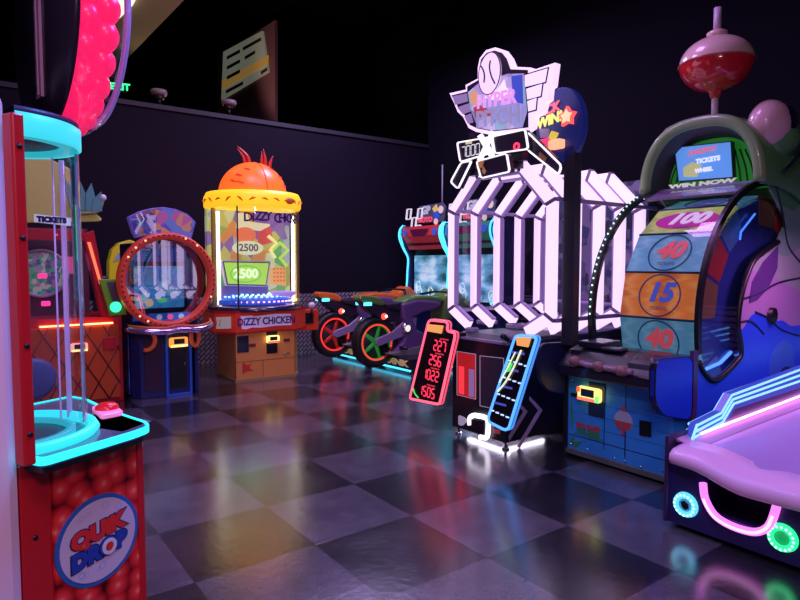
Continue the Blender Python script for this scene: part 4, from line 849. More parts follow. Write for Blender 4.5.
for px in ((520,361.5),(514,378.5),(508,395.3),(502,412)):
    c_=Ff.Y([px],yR)[0]
    part(sb_,'dashes',glow('dash_blue',(.45,.6,1),1.4),*[('box',c_[0]-.09+.05*i,c_[0]-.06+.05*i,yR-.026,yR-.02,c_[1]-.006-.006*i,c_[1]+.004-.006*i) for i in range(4)])
    part(sb_,'caption_line',glow('caption_blue',(.08,.08,.5),.8),('box',c_[0]-.07,c_[0]+.06,yR-.024,yR-.02,c_[1]+.055,c_[1]+.07))
part(sb_,'price_card',crd,('xz',Ff.Y([(519,337),(534,337),(531,347),(520,345)],yR),yR-.035,yR-.022),bevel=.004)
part(sb_,'pale_scribble',glow('scribble_pale',(.85,.9,.6),1.),('tube',xz3(smooth(Ff.Y([(524,350),(516,368),(508,382),(500.5,391)],yR),3),yR-.03),.007,5),('tube',xz3(smooth(Ff.Y([(518,352),(508,372),(502,382)],yR),3),yR-.03),.005,5))
part(sb_,'green_patch',glow('scribble_green',(.1,.8,.15),.9),('xz',Ff.Y([(511,362),(515,363),(512,371),(508,372)],yR),yR-.027,yR-.021))
part(sb_,'sign_arm',DKM,('tube',[(.7,yR+.02,.9),(.6,.06,.84)],.02))

# ================================================================== round stacker sign behind
G_=Frame(*Ff.world(.93,.23,0)[:2],RA-90)
def gy_(px): return G_.Y(px,0)
r=root('round_prize_sign',G_,'round dark blue prize sign with orange star on a black column behind the winged sign','sign')
c_=gy_([(562,126)])[0]
fc=part(r,'sign_disc',mat('disc_navy',(.01,.02,.13),.35,(.01,.02,.2),.35),('xz',circ(c_[0]-.03,c_[1],.215,36,ry=.28),0,.06),bevel=.01)
def tx(s,px,h,m,rot=0): 
    q=gy_([px])[0]; text(fc,'lettering',s,m,(q[0],-.012,q[1]),(1,0,.1),(0,0,1),h,.004,bold=.004)
tx('STACK',(545,112),.065,glow('stack_red',(.9,.15,.2),.9)); tx("'N WIN!",(544,123),.07,glow('win_yellow',(.9,.85,.2),.9))
q=gy_([(569,117)])[0]
def star(cx,cz,R,k=.5): return [(cx+(R if i%2==0 else R*k)*math.sin(2*PI*i/10),cz+(R if i%2==0 else R*k)*math.cos(2*PI*i/10)) for i in range(10)]
st_=part(fc,'star',glow('star_red',(1,.12,.12),1.1),('xz',star(q[0],q[1],.075,.6),-.03,0)); part(st_,'star_center',glow('star_orange',(1,.55,.35),1.3),('xz',star(q[0],q[1],.052,.6),-.035,-.03))
part(fc,'yellow_ticket',glow('ticket_yellow',(.75,.6,.08),.75),('xz',gy_([(553,131),(559,133),(555,142),(550,139)]),-.02,0))
part(fc,'grey_box',mat('box_grey',(.25,.22,.35),.4,(.2,.17,.3),.4),('xz',gy_([(541,129),(550,129),(550,138),(542,138)]),-.02,0))
part(r,'red_lamp',glow('lamp_red',(1,.05,.18),1.),('box',gy_([(540,147)])[0][0],gy_([(552,147)])[0][0],-.05,.05,gy_([(540,153)])[0][1],gy_([(540,141)])[0][1]),bevel=.01)
part(r,'orange_lamp',glow('lamp_orange',(1,.35,.2),1.5),('box',gy_([(553,144)])[0][0],gy_([(565,144)])[0][0],-.06,.05,gy_([(560,149)])[0][1],gy_([(560,140)])[0][1]),bevel=.01)
part(r,'column',mat('column_black',(.03,.028,.04),.35),('box',.008,.105,-.0,.08,.835,2.27),('box',-.0,.06,.02,.055,2.25,c_[1]-.15),bevel=.006)

# ================================================================== I: big fish wheel game
If=Frame(1.24,4.468,RA-90)
r=root('fish_wheel_game',If,'giant green fish shaped prize wheel game with clear dome, blue front and red and white fishing float on top','arcade machine')
r['label']='giant green fish prize wheel game with blue front and a fishing float on top'
SKY=mat('plank_blue',(.04,.32,.8),.4,bump=.1); LINE=mat('dark_line',(.01,.03,.1),.5)
part(r,'front_cabinet',SKY,('box',.02,.84,.0,1.3,.05,.62),bevel=.004)
part(r,'kick_strip',mat('kick_worn',(.12,.13,.12),.6,bump=.3),('box',.0,.86,-.012,1.35,.02,.06),bevel=.004)
part(r,'corner_edge',BLK,('box',-.012,.022,-.012,.02,.0,.64))
for x in (.335,.5): part(r,'panel_seam',LINE,('box',x-.003,x+.003,-.002,.001,.12,.6))
part(r,'panel_seam',LINE,('box',.03,.84,-.002,.001,.16,.165)); part(r,'panel_seam',LINE,('box',.5,.506,-.002,.001,.1,.35))
for z in (.25,.34,.43,.52): part(r,'plank_line',mat('plank_line_ink',(.02,.13,.38),.5),('box',.04,.83,-.0015,.001,z,z+.003))
for x,z in ((.05,.57),(.05,.09),(.2,.09),(.42,.08),(.5,.075),(.62,.07),(.78,.09),(.3,.57)): part(r,'bolt',CHR,('lathe',(x,-.001,z),[(0,-.005),(.007,-.003),(.008,0)],'y',8))
part(r,'coin_door',mat('door_slate',(.01,.03,.09),.3),('box',.205,.34,-.008,0,.34,.58),bevel=.003)
f_=reader(r,.235,-.012,.50,.19,(glow('reader_amber',(1,.75,.2),1.4),glow('reader_red2',(1,.15,.1),1.5)))
part(f_,'green_corner',glow('reader_green',(.2,1,.2),1.3),('box',.3,.328,-.068,-.06,.455,.5)); part(f_,'red_corner',glow('reader_red3',(1,.1,.05),1.3),('box',.145,.17,-.068,-.06,.51,.545))
q=If.Y([(640,420),(651.5,422),(651.5,437),(640,435)],0)
part(r,'ticket_slot',BLK,('xz',q,-.01,0),bevel=.002)
part(r,'side_slot',BLK,('box',.05,.11,-.006,0,.45,.475))
c_=If.Y([(623.5,421)],0)[0]
fl=part(r,'float_drawing',mat('draw_white',(.5,.5,.6),.5),('xz',circ(c_[0],c_[1],.07,28),-.004,0))
part(fl,'float_drawing_red',mat('draw_red',(.55,.08,.1),.5),('xz',circ(c_[0],c_[1],.068,16,PI*1.02,PI*1.98),-.006,-.003),('xz',circ(c_[0],c_[1]+.085,.018,10),-.006,-.002),('xz',circ(c_[0],c_[1]-.083,.014,10),-.006,-.002))
c_=If.Y([(588,430)],0)[0]
text(r,'lettering','BIG BASS',mat('draw_red',(.55,.08,.1),.5),(c_[0],-.004,c_[1]+.02),(1,0,0),(0,0,1),.035,.001,bold=.003)
text(r,'lettering','WHEEL',mat('draw_green',(.05,.3,.1),.5),(c_[0]+.01,-.004,c_[1]-.03),(1,0,0),(0,0,1),.045,.001,bold=.004)
part(r,'weed_drawing',mat('draw_green',(.05,.3,.1),.5),('xz',[(.04,.1),(.1,.2),(.07,.11),(.16,.14),(.1,.07)],-.003,0),('xz',[(.05,.42),(.07,.3),(.06,.2),(.045,.3)],-.003,0))
# console
CON=mat('console_black',(.02,.018,.035),.35,coat=.4)
part(r,'console',CON,('yz',[(-.12,.62),(.3,.62),(.3,.82),(.1,.83),(-.02,.8),(-.14,.7)],.02,.84),bevel=.02)
part(r,'console_hood',CON,('yz',[(-.1,.7),(.25,.74),(.22,.83),(.05,.83),(-.08,.78)],.53,.8),bevel=.04)
part(r,'console_ledge',CON,('box',.1,.3,-.0,.25,.82,.87),('box',.3,.45,-.02,.1,.82,.845),bevel=.012)
hd=If.Y([(575,361),(587,365),(599,366.5),(611,369),(622,371),(632,372)],-.16)
hb=part(r,'lever_bar',mat('lever_mauve',(.35,.2,.3),.35),('tube',xz3(hd,-.16),.02,8))
for i_ in (0,2,4): part(hb,'lever_grip',mat('lever_brown',(.3,.13,.13),.4),('ball',(hd[i_][0],-.16,hd[i_][1]),.045,1.1,.9,.8))
part(r,'lever_arm',DKM,('tube',[(hd[2][0],-.16,hd[2][1]),(hd[2][0],-.0,.68)],.025))
# end flaps
FLB=mat('flap_blue',(.015,.06,.9),.45)
flp=rnd([(-.3,.86),(.14,.84),(.14,.42),(-.2,.5),(-.3,.6)],.08,5)
part(r,'end_flap',mat('flap_dark',(.015,.02,.07),.4),('yz',flp,-.03,-.0),bevel=.006)
ef=part(r,'end_flap',FLB,('yz',flp,.85,.885),bevel=.006)
part(ef,'flap_edge',BLK,('ring',flp,inset(flp,.008),.845,.89,'x'))
part(r,'side_pillar',mat('pillar_violet',(.1,.03,.15),.4),('yz',[(.14,.87),(.2,.87),(.2,.25),(.14,.4)],.86,.885))
# wheel
yc,zc,RW=1.26,1.04,.9; NS=17; xl,xr=.2,.79
st=2*PI/NS
PLK=dict(
 blue=art('wheel_blue_planks',[(.12,.42,.55),(.2,.52,.62),(.1,.36,.5)],3,'wave',em=.22,dist=3,stretch=(.3,5,5)),
 orange=art('wheel_orange_planks',[(.8,.22,.04),(.9,.35,.08),(.65,.15,.03)],3,'wave',em=.3,dist=3,stretch=(.3,5,5)),
 lime=art('wheel_lime',[(.45,.6,.12),(.6,.7,.2),(.35,.5,.1)],3,'wave',em=.28,dist=3,stretch=(.3,5,5)),
 red=mat('wheel_red',(.6,.05,.04),.4))
seq={3:('lime','100'),2:('blue','40'),1:('orange','15'),0:('blue','40'),-1:('orange','25'),4:('blue','30'),5:('red','60')}
for i_ in range(-4,13):
    # sector i_ spans i_*st-... around the front; angle 0 points to the player
    a0=(i_-1)*st; a1=i_*st; am=(a0+a1)/2
    k_,num=seq.get(i_,(('blue','orange','lime')[i_%3],str(random.choice((10,20,30,50)))))
    rad=RW*math.cos(st/2)
    def pt(a,R_): return (yc-R_*math.cos(a),zc+R_*math.sin(a))
    q=[pt(a0,RW),pt(a1,RW),pt(a1,RW-.04),pt(a0,RW-.04)]
    pn=part(r,'prize_panel',PLK[k_],('yz',q,xl,xr))
    part(pn,'panel_divider',LINE,('tube',[(xl,*pt(a1,RW+.002)),(xr,*pt(a1,RW+.002))],.008,6))
    if -1<=i_<=4:
        n=Vector((0,-math.cos(am),math.sin(am))); v=Vector((0,math.sin(am),math.cos(am))); o=Vector(((xl+xr)/2,yc,zc))+n*(rad+.006)
        cm_={'100':(.85,.75,.9),'40':(.8,.1,.12),'15':(.08,.12,.55)}.get(num,(.1,.1,.5))
        if num=='100':
            part(pn,'number_oval',mat('oval_magenta',(.5,.03,.3),.4,(.5,.03,.3),.3),('add',[tuple(o-n*.003+Vector((1,0,0))*.24*math.cos(t)+v*.11*math.sin(t)) for t in [2*PI*k/32 for k in range(32)]],[tuple(range(32))]))
        else:
            part(pn,'number_circle',mat('circle_line',(.06,.1,.35),.5),('tube',[tuple(o+Vector((1,0,0))*.155*math.cos(t)+v*.15*math.sin(t)) for t in [2*PI*k/40 for k in range(40)]],.005,5,True))
        text(pn,'number',num,mat('num_'+num,cm_,.4,cm_,.35),tuple(o+v*.015),(1,0,0),tuple(v),.13,.002,bold=.009,shear=.25,sx=1.05)
        text(pn,'number_caption','TICKETS',mat('num_cap',(.2,.2,.4),.5),tuple(o-v*.095),(1,0,0),tuple(v),.025,.001)
for x,nm in ((xl,'left'),(xr,'right')):
    dsk=part(r,'wheel_side',mat('wheel_side_blue',(.04,.07,.3),.4,coat=.5),('yz',[(yc-(RW-.02)*math.cos(t),zc+(RW-.02)*math.sin(t)) for t in [2*PI*k/34 for k in range(34)]],x-.0 if x==xl else x-.012,x+.012 if x==xl else x))
    for i_ in range(-4,13):
        a0,a1=(i_-.95)*st,(i_-.05)*st; col_=('blue','orange','red','lime')[i_%4]
        if col_=='blue': continue
        q=[(yc-R_*math.cos(a),zc+R_*math.sin(a)) for a,R_ in ((a0,RW-.03),(a1,RW-.03),(a1,RW-.22),(a0,RW-.22))]
        part(dsk,'side_color_patch',PLK['red'] if col_=='red' else (mat('patch_sky',(.1,.3,.5),.4) if col_=='lime' else mat('patch_bronze',(.35,.17,.06),.4)),('yz',q,x-.004 if x==xl else x,x if x==xl else x+.004))
part(r,'wheel_axle',DKM,('lathe',(0,yc,zc),[(0,.1),(.06,.1),(.06,.9),(0,.9)],'x',16))
# clear dome with black edge bands
yd,zd,RD_=1.2,1.05,.98
def arcp(R_,a0,a1,n=28): return [(yd-R_*math.cos(a0+(a1-a0)*k/(n-1)),zd+R_*math.sin(a0+(a1-a0)*k/(n-1))) for k in range(n)]
ao,a1_=-.22,1.5
part(r,'clear_dome',GLS,*[('quad',(.04,*p),(.85,*p),(.85,*q),(.04,*q)) for p,q in zip(arcp(RD_,ao,a1_)[:-1],arcp(RD_,ao,a1_)[1:])])
for x0_,x1_,nm in ((.025,.065,'dome_band'),(.845,.872,'dome_band')):
    ou=arcp(RD_+.012,ao,a1_); inn_=arcp(RD_-.035,ao,a1_)
    part(r,nm,BLK,('yz',ou+inn_[::-1],x0_,x1_))
part(r,'band_lights',glow('band_green',(.5,1,.8),1.6),*[('ball',(.045,*p),.008,1,1,1,6,4) for p in arcp(RD_+.014,.0,1.15,22)])
part(r,'display_shelf',mat('shelf_lilac',(.3,.22,.4),.3),('add',[(.06,.9,1.93),(.85,.9,1.93),(.85,1.1,2.02),(.06,1.1,2.02)],[(0,1,2,3)]),solid=.02)
# side window: outer band is the dome band, inner band bounds the body panel
inb=If.X([(776,242),(764,250),(752,260),(745,275),(740,292),(737,310),(736,328),(739,348),(736,360),(714,380),(703,374),(697,362)],.86)
part(r,'window_band',BLK,('tube',yz3(smooth(inb,4),.872),.022,6))
part(r,'wheel_side_window',glass('side_glass',(.82,.86,1),1.6,.03),('add',[(.878,*p) for p in arcp(RD_-.02,.0,1.45,16)]+[(.878,*p) for p in inb[:9]],[tuple(range(16))+tuple(range(16,25))]))
many(r,'inner_light',glow('light_blue_strip',(.08,.25,1),1.6),('tube',yz3(If.X([(704,370),(720,363),(731,352)],.8),.8),.012,6),('tube',yz3(If.X([(752,214),(738,232),(737,240)],.8),.82),.007,6))
# fish body side
body=inb[:]
sil=If.X([(697,400),(668+60,440)],.87)
side=[(.2,.03),(.2,.45),(.2,.8)]+[(p[0],p[1]) for p in inb[::-1]]+[(1.5,1.75),(1.16,2.0),(1.5,2.25),(2.2,2.2),(2.9,1.9),(3.05,1.2),(3.0,.03)]
def body_mat():
    m=mat('fish_side_print',(.1,.1,.1),.38); nt=m.node_tree; N=nt.nodes; L=nt.links; b=N['Principled BSDF']
    tc=N.new('ShaderNodeTexCoord'); sx_=N.new('ShaderNodeSeparateXYZ'); L.new(tc.outputs['Object'],sx_.inputs[0])
    n=N.new('ShaderNodeTexNoise'); n.inputs['Scale'].default_value=1.6; n.inputs['Detail'].default_value=1; L.new(tc.outputs['Object'],n.inputs['Vector'])
    a=N.new('ShaderNodeMath'); a.operation='MULTIPLY_ADD'; a.inputs[1].default_value=.55; L.new(n.outputs['Fac'],a.inputs[0]); L.new(sx_.outputs[2],a.inputs[2])
    s2=N.new('ShaderNodeMath'); s2.operation='SUBTRACT'; s2.inputs[1].default_value=.28; L.new(a.outputs[0],s2.inputs[0])
    d=N.new('ShaderNodeMath'); d.operation='DIVIDE'; d.inputs[1].default_value=2.5; L.new(s2.outputs[0],d.inputs[0])
    r_=N.new('ShaderNodeValToRGB'); r_.color_ramp.interpolation='CONSTANT'; e=r_.color_ramp.elements
    for i,(p_,c) in enumerate(((0,(.03,.1,.95)),(.36,(.55,.3,.6)),(.5,(.45,.5,.5)),(.6,(.28,.48,.38)),(.78,(.12,.36,.15)))):
        if i>=2: e.new(p_)
        e[i].position=p_; e[i].color=(*c,1)
    L.new(d.outputs[0],r_.inputs[0]); L.new(r_.outputs[0],b.inputs['Base Color']); return m
FSH=body_mat()
part(r,'fish_side',FSH,('yz',side,.852,.87))
part(r,'fish_side',FSH,('yz',side,.0,.015))
part(r,'fish_back',mat('fish_green_dark',(.03,.13,.05),.4),('box',.02,.85,2.95,3.0,.03,1.9))
ol=mat('fish_outline',(.015,.02,.05),.5)
for px in ([(776,186),(783,215),(788,245),(800,262)],[(740,300),(760,293),(778,283),(800,278)],[(755,312),(768,318),(782,330),(800,336)],[(741,322),(752,322),(764,334)]):
    part(r,'drawn_line',ol,('tube',yz3(smooth(If.X(px,.872),4),.871),.008,5))
part(r,'fin_patch',mat('fin_violet',(.14,.06,.26),.4),('yz',If.X([(778,246),(763,262),(752,282),(749,303),(757,300),(768,288),(777,268)],.872),.87,.876))
q=If.X([(782,366)],.872)[0]
part(r,'drawn_circle',mat('bubble_blue',(.06,.16,.75),.4),('yz',circ(q[0],q[1],.22,28,ry=.2),.87,.875)); part(r,'drawn_circle_dark',mat('bubble_dark',(.02,.03,.2),.4),('yz',circ(q[0]+.06,q[1]-.08,.12,20,ry=.07),.875,.878))
# head: lofted green body behind an open mouth
GF=mat('fish_green',(.12,.36,.12),.32,coat=.5,bump=.05,bscale=12); GFL=mat('fish_lip_green',(.22,.36,.16),.35,coat=.5)
def arch(xc,w_,z0,h,n=20,k_=.75):
    out=[]
    for i in range(n+1):
        t=PI*i/n; c,s_=math.cos(t),math.sin(t)
        out.append((xc-w_*math.copysign(abs(c)**k_,c),z0+h*abs(s_)**.9))
    return out
secs=[(1.0,.44,2.0,.50),(1.08,.455,2.0,.55),(1.25,.46,2.0,.57),(1.5,.47,1.96,.6),(1.8,.49,1.85,.66),(2.2,.49,1.8,.62),(2.6,.46,1.7,.56),(2.95,.40,1.6,.42),(3.1,.2,1.6,.2)]
vs=[];n=20
for y,w_,z0,h in secs:
    for x,z in arch(.436,w_,z0,h): vs.append((x,y,z))
fs=[(i*(n+1)+k,i*(n+1)+k+1,(i+1)*(n+1)+k+1,(i+1)*(n+1)+k) for i in range(len(secs)-1) for k in range(n)]
part(r,'fish_head',GF,('add',vs,fs,True),solid=.02)
lip=[(x,.99,z) for x,z in arch(.436,.445,2.01,.5)]
part(r,'mouth_lip',GFL,('tube',smooth(lip,2),.045,10))
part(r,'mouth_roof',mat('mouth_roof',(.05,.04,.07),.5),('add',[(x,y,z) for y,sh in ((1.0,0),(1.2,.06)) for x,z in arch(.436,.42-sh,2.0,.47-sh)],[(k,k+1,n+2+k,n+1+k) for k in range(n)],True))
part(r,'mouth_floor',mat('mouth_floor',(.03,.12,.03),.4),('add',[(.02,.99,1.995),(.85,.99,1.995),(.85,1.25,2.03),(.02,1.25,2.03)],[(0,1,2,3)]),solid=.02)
mbk=part(r,'mouth_back',mat('mouth_green',(.03,.3,.04),.4,(.02,.3,.03),.3),('xz',[(x,z) for x,z in arch(.436,.41,1.99,.45)],1.2,1.22))
for i_,x in enumerate((.08,.13,.18,.66,.71,.76,.81)):
    part(mbk,'mouth_stripe',mat('mouth_dark',(.01,.08,.02),.5),('tube',smooth([(x,1.195,2.0),(x+(.436-x)*.08,1.195,2.15),(x+(.436-x)*.25,1.195,2.33-abs(x-.436)*.12)],3),.006,5))
sq=If.Y([(675,148),(731,142),(733,177),(679,181)],1.15)
scr=part(r,'jackpot_screen',mat('screen_sky',(.08,.2,.55),.2,(.1,.28,.75),.85),('xz',sq,1.15,1.19))
part(scr,'screen_frame',BLK,('ring',inset(sq,-.012),sq,1.14,1.195))
def sc_t(s_,px,h,m): 
    o=If.Y([px],1.15)[0]; text(scr,'lettering',s_,m,(o[0],1.145,o[1]),(1,0,.03),(0,0,1),h,.001,bold=.003)
sc_t('JACKPOT',(703,151),.035,glow('screen_red',(.8,.15,.25),.8)); sc_t('TICKETS',(708,160),.035,glow('screen_pale',(.75,.8,1),.9)); sc_t('WHEEL',(704,170),.03,glow('screen_pale',(.75,.8,1),.9))
part(scr,'screen_shape',glow('screen_yellow',(.6,.6,.3),.6),('xz',If.Y([(683,168),(692,162),(702,165),(697,177),(684,177)],1.15),1.146,1.149))
text(r,'lettering','WIN NOW',mat('teeth_white',(.6,.65,.5),.4,(.5,.6,.4),.4),(.436,1.03,2.045),(1,0,0),(0,.3,1),.03,.001,bold=.003,sx=2.4)
EYW=mat('eye_white',(.85,.55,.6),.3,coat=.5)
for s_ in (-1,1):
    ex_=.436+s_*.36
    ey=part(r,'fish_eye',EYW,('ball',(ex_,1.32,2.46-.05*(s_<0)),.19,.75,1.05,1.,20,14))
    part(ey,'pupil',mat('pupil_black',(.01,.01,.03),.15,coat=1),('ball',(ex_+s_*.09,1.38,2.48),.11,.6,.9,1.1,16,10))
    part(r,'eyelid',GF,('ball',(ex_-s_*.02,1.42,2.38),.22,.8,1.05,.8,20,14))
part(r,'gill_line',ol,('tube',smooth([(.925,1.25,2.1),(.935,1.5,2.25),(.93,1.62,2.42),(.86,1.7,2.5)],4),.012,6),('tube',smooth([(.93,1.9,1.8),(.95,1.85,2.1),(.92,1.8,2.35)],4),.012,6))
# float
fx,fy_=.44,1.2
fl=part(r,'float_bottom',mat('float_red',(.62,.02,.03),.2,coat=1),('lathe',(fx,fy_,2.985),[(0,-.265),(.035,-.265),(.045,-.225)]+[(.265*math.sin(t),-.215*math.cos(t)) for t in [.22+(PI/2-.22)*k/12 for k in range(13)]],'z',40))
part(r,'float_top',mat('float_white',(.8,.58,.5),.3,coat=.6),('lathe',(fx,fy_,2.985),[(.265*math.cos(t),.205*math.sin(t)) for t in [1.32*k/12 for k in range(13)]]+[(.07,.2),(.075,.215),(.075,.235),(.06,.245),(0,.245)],'z',40))
part(fl,'float_seam',mat('float_seam',(.5,.1,.1),.3),('lathe',(fx,fy_,2.985),[(.264,-.008),(.275,0),(.264,.008)],'z',40))
many(r,'float_stem',mat('stem_white',(.6,.5,.6),.35),('tube',[(fx,fy_,2.5),(fx,fy_,2.76)],.025),('tube',[(fx,fy_,3.2),(fx,fy_,3.41)],.028))

# ================================================================== J: roll-ball alley
Jf=Frame(1.462,3.219,RA-90)
r=root('ball_alley_game',Jf,'low ball rolling alley with pink lit lip, blue light rail and round glowing lamps','arcade machine')
IND=mat('alley_indigo',(.02,.015,.1),.4)
op=Jf.Y([(703,486),(777,498),(772,522),(757,530),(735,526),(713,512)],0)
fr_=[(0,.03),(0,.47),(.68,.4),(.68,.03)]
# front face built around the ball opening
ox0=min(p[0] for p in op); ox1=max(p[0] for p in op); oz0=.15; oz1=.36
part(r,'front_panel',IND,('box',0,ox0,0,.04,.03,.345),('box',ox1,.7,0,.04,.03,.345),('box',ox0,ox1,0,.04,.03,oz0),('box',ox0,ox1,0.02,.06,oz1-.03,.345))
part(r,'side_panel',mat('alley_side',(.04,.02,.09),.4),('box',-.02,0,-.02,3.2,.03,.5),('box',.7,.72,-.02,3.2,.03,.5),bevel=.004)
part(r,'ball_tray',mat('tray_dark',(.015,.015,.05),.4),('box',ox0,ox1,.04,.35,.1,.12),('box',ox0,ox1,.34,.36,.1,.345),('box',ox0-.01,ox0,.04,.35,.1,.345),('box',ox1,ox1+.01,.04,.35,.1,.345))
part(r,'foot',DKM,('lathe',(.05,.06,0),[(0,0),(.03,0),(.03,.015),(.012,.02),(.012,.04),(0,.04)],'z',14),('lathe',(.65,.06,0),[(0,0),(.03,0),(.03,.015),(.012,.02),(.012,.04),(0,.04)],'z',14),('lathe',(.05,3.1,0),[(0,0),(.03,0),(.03,.04),(0,.04)],'z',14),('lathe',(.65,3.1,0),[(0,0),(.03,0),(.03,.04),(0,.04)],'z',14))
ut=smooth(Jf.Y([(703,483),(705,498),(713,513),(724,522),(740,529),(756,532),(768,527),(774,515),(778,500)],-.02),4)
part(r,'opening_light',glow('tube_pink',(.95,.2,.9),1.35),('tube',xz3(ut,-.02),.019,8))
part(r,'opening_light_core',glow('tube_pink_core',(1,.55,.95),1.5),('tube',xz3(ut[4:-4],-.036),.008,8))
for px,c_,nm in (((685,505),(.1,.6,1),'blue'),((782,538),(.02,.95,.3),'green')):
    o=Jf.Y([px],-.01)[0]; R_=.062
    lr=part(r,nm+'_lamp_ring',glow('ring_'+nm,c_,1.25),('lathe',(o[0],-.0,o[1]),[(R_*.55,-.012),(R_*.7,-.022),(R_,-.018),(R_*1.08,0)],'y',32))
    part(lr,'lamp_dots',glow('dots_'+nm,tuple(min(1,k+.35) for k in c_),2.),*[('ball',(o[0]+R_*.85*math.cos(t),-.022,o[1]+R_*.85*math.sin(t)),.007,1,.5,1,6,4) for t in [2*PI*k/16 for k in range(16)]])
    part(lr,'lamp_center',mat('lamp_dark_'+nm,tuple(k*.25 for k in c_),.3,tuple(k*.6 for k in c_),.5),('lathe',(o[0],-.0,o[1]),[(0,-.012),(R_*.58,-.01),(R_*.58,0)],'y',24))
    if nm=='blue': part(lr,'lamp_emblem',BLK,('xz',[(o[0]-.022,o[1]+.012),(o[0]-.005,o[1]+.024),(o[0]+.02,o[1]+.01),(o[0]+.022,o[1]-.014),(o[0]+.004,o[1]-.024),(o[0]-.012,o[1]-.014)],-.018,-.012))
# lip
LIP=mat('lip_pink',(.95,.55,.9),.4,coat=.2)
lo=[(-.012,.475),(.2,.475),(.3,.455),(.4,.405),(.72,.385)]; 
sec=[]
NX=24
def lipz(x): 
    return .0 if x<.26 else (-.055*min(1,(x-.26)/.16)**1.0)
vs=[];prof=[(.19,.40),(.18,.452),(.02,.458),(-.04,.45),(-.072,.43),(-.078,.4),(-.065,.375),(-.03,.362),(.02,.362)]
for i_ in range(NX+1):
    x=.04+.68*i_/NX; t=max(0,min(1,(x-.15)/.28)); t=t*t*(3-2*t); t2=max(0,min(1,(x-.5)/.15)); 
    push=-.03*math.sin(PI*min(1,max(0,(x-.0)/.75)))
    for y,z in prof: vs.append((x,y+push*(1 if y<.0 else 0),z-.045*t-(.01 if z<.41 else 0)*t))
m_=len(prof)
fs=[(i_*m_+k,(i_+1)*m_+k,(i_+1)*m_+k+1,i_*m_+k+1) for i_ in range(NX) for k in range(m_-1)]+[tuple(range(m_)),tuple(range(NX*m_,NX*m_+m_))[::-1]]
part(r,'front_lip',LIP,('add',vs,fs,True))
# lane
LANE=art('lane_print',[(.5,.3,.7),(.42,.24,.62),(.55,.34,.75)],26,'wave',rough=.28,dist=.2,stretch=(1,.02,1))
part(r,'lane',LANE,('add',[(.08,.1,.43),(.66,.1,.395),(.66,3.2,.5),(.08,3.2,.5)],[(0,1,2,3)]),solid=.02)
part(r,'lane_gutter',mat('gutter_pink',(.65,.35,.7),.35),('add',[(.0,.06,.475),(.09,.1,.432),(.09,3.2,.505),(.0,3.2,.56)],[(0,1,2,3)]),('add',[(.71,.06,.45),(.66,.1,.41),(.66,3.2,.52),(.71,3.2,.56)],[(0,1,2,3)]),solid=.01)
part(r,'lane_light',glow('lane_pink',(1,.4,.95),4.),('tube',[(.038,.25,.478),(.038,3.1,.56)],.007,6))
rt=Jf.X([(690,443),(696.5,424),(721,411.5),(731,394),(800,368)],.03); rb_=Jf.X([(690,446),(723,428),(735,409),(800,388)],.03)
sl=(rt[4][1]-rt[3][1])/(rt[4][0]-rt[3][0]); sl=max(sl,.0)
rt2=rt[:4]+[(3.2,rt[3][1]+sl*(3.2-rt[3][0]))]; sb2=max(0,(rb_[3][1]-rb_[2][1])/(rb_[3][0]-rb_[2][0])); rb2=rb_[:3]+[(3.2,rb_[2][1]+sb2*(3.2-rb_[2][0]))]
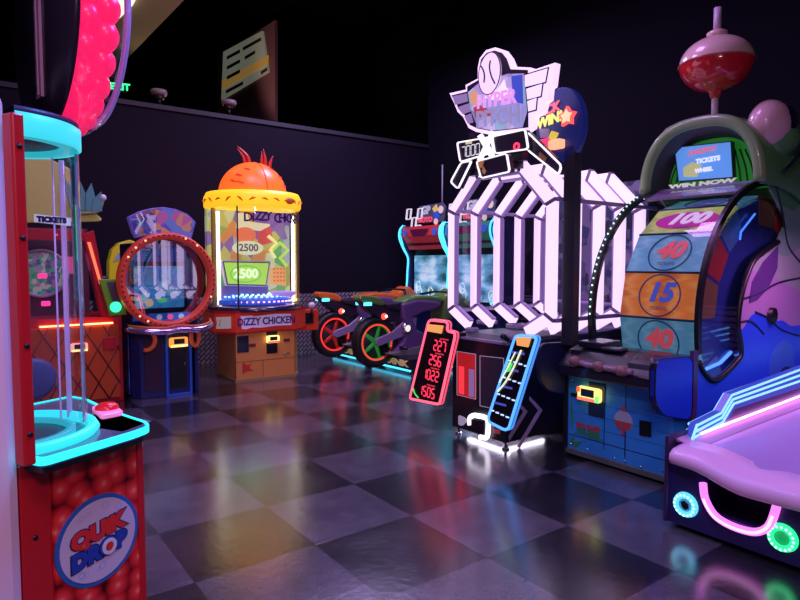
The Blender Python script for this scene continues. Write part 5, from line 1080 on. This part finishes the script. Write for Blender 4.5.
for x0_,x1_ in ((-.01,.03),(.69,.73)):
    rl=part(r,'rail_body',mat('rail_blue',(.06,.12,.5),.3,(.05,.12,.7),.25),('yz',rt2+rb2[::-1],x0_,x1_))
    for f_ in (.08,.36,.64):
        pth=[]
        for k_,(a,b_) in enumerate(((rt2[1],rb2[0]),(rt2[2],rb2[1]),(rt2[3],rb2[2]),(rt2[4],rb2[3]))):
            pth.append((a[0]+(b_[0]-a[0])*f_*.9,a[1]+(b_[1]-a[1])*f_))
        part(rl,'rail_light',glow('rail_light_blue',(.2,.5,1),1.7),('tube',yz3(pth,x1_+.002),.0075,6),('tube',yz3(pth,x0_-.002),.0075,6))
part(rl,'rail_light',glow('rail_light_blue',(.2,.5,1),1.7),('tube',yz3([rt2[0],rt2[1]],.035),.007,6))
part(r,'rail_support',mat('rail_violet',(.1,.04,.16),.4),('yz',rb2+[(3.2,.5),(.05,.46)],-.005,.025),('yz',rb2+[(3.2,.5),(.05,.46)],.695,.725))
part(r,'under_body',BLK,('box',.02,.68,.4,3.15,.03,.38))

# ------------------------------------------------------------------ unseen fill lamps, added to brighten the room
wd=bpy.data.worlds.new('world'); S.world=wd; wd.use_nodes=True; wd.node_tree.nodes['Background'].inputs[0].default_value=(.35,.25,.6,1); wd.node_tree.nodes['Background'].inputs[1].default_value=.02
def rl_(x,y,z): return RM.world(x,y,z)
light('fill_light','AREA',(-.2,-1.2,4.6),(.9,.6,1.),100,1.2)  # added ambient fill behind the camera, no visible source
light('fill_light','AREA',(.9,-.9,2.9),(1.,.55,.8),34,.5,(.9,0,.6))  # added pink fill for the gumball machine's red and pale panels
light('fill_light','AREA',rl_(2.0,5.2,4.9),(.9,.55,1.),65,1.0)
light('fill_light','AREA',rl_(3.4,3.6,5.2),(.62,.3,1.),75,1.)
light('blue_fill_light','AREA',rl_(1.6,1.8,3.6),(.12,.28,1.),65,.6,(0,.6,RM.a))  # added blue fill for the fronts along the right wall
light('fill_light','AREA',rl_(4.6,6.9,4.9),(.65,.5,1.),135,1.)
light('lane_fill_light','AREA',Jf.world(.35,1.6,1.7),(1,.35,.95),9,.5)  # added pink fill over lip and lane; no canopy is built
light('warm_light','SPOT',rl_(4.6,12.5,3.6),(1,.66,.42),110,.2,tuple((rl_(4.6,12.5,3.6)-rl_(3.2,9.6,5.1)).to_track_quat('Z','Y').to_euler()),1.2)  # unseen spot added to brighten the beige ceiling
light('menu_spot','SPOT',rl_(3.6,11,4.2),(1,.6,.45),50,.2,tuple((rl_(3.6,11,4.2)-rl_(5.3,11,5.4)).to_track_quat('Z','Y').to_euler()),1.3)
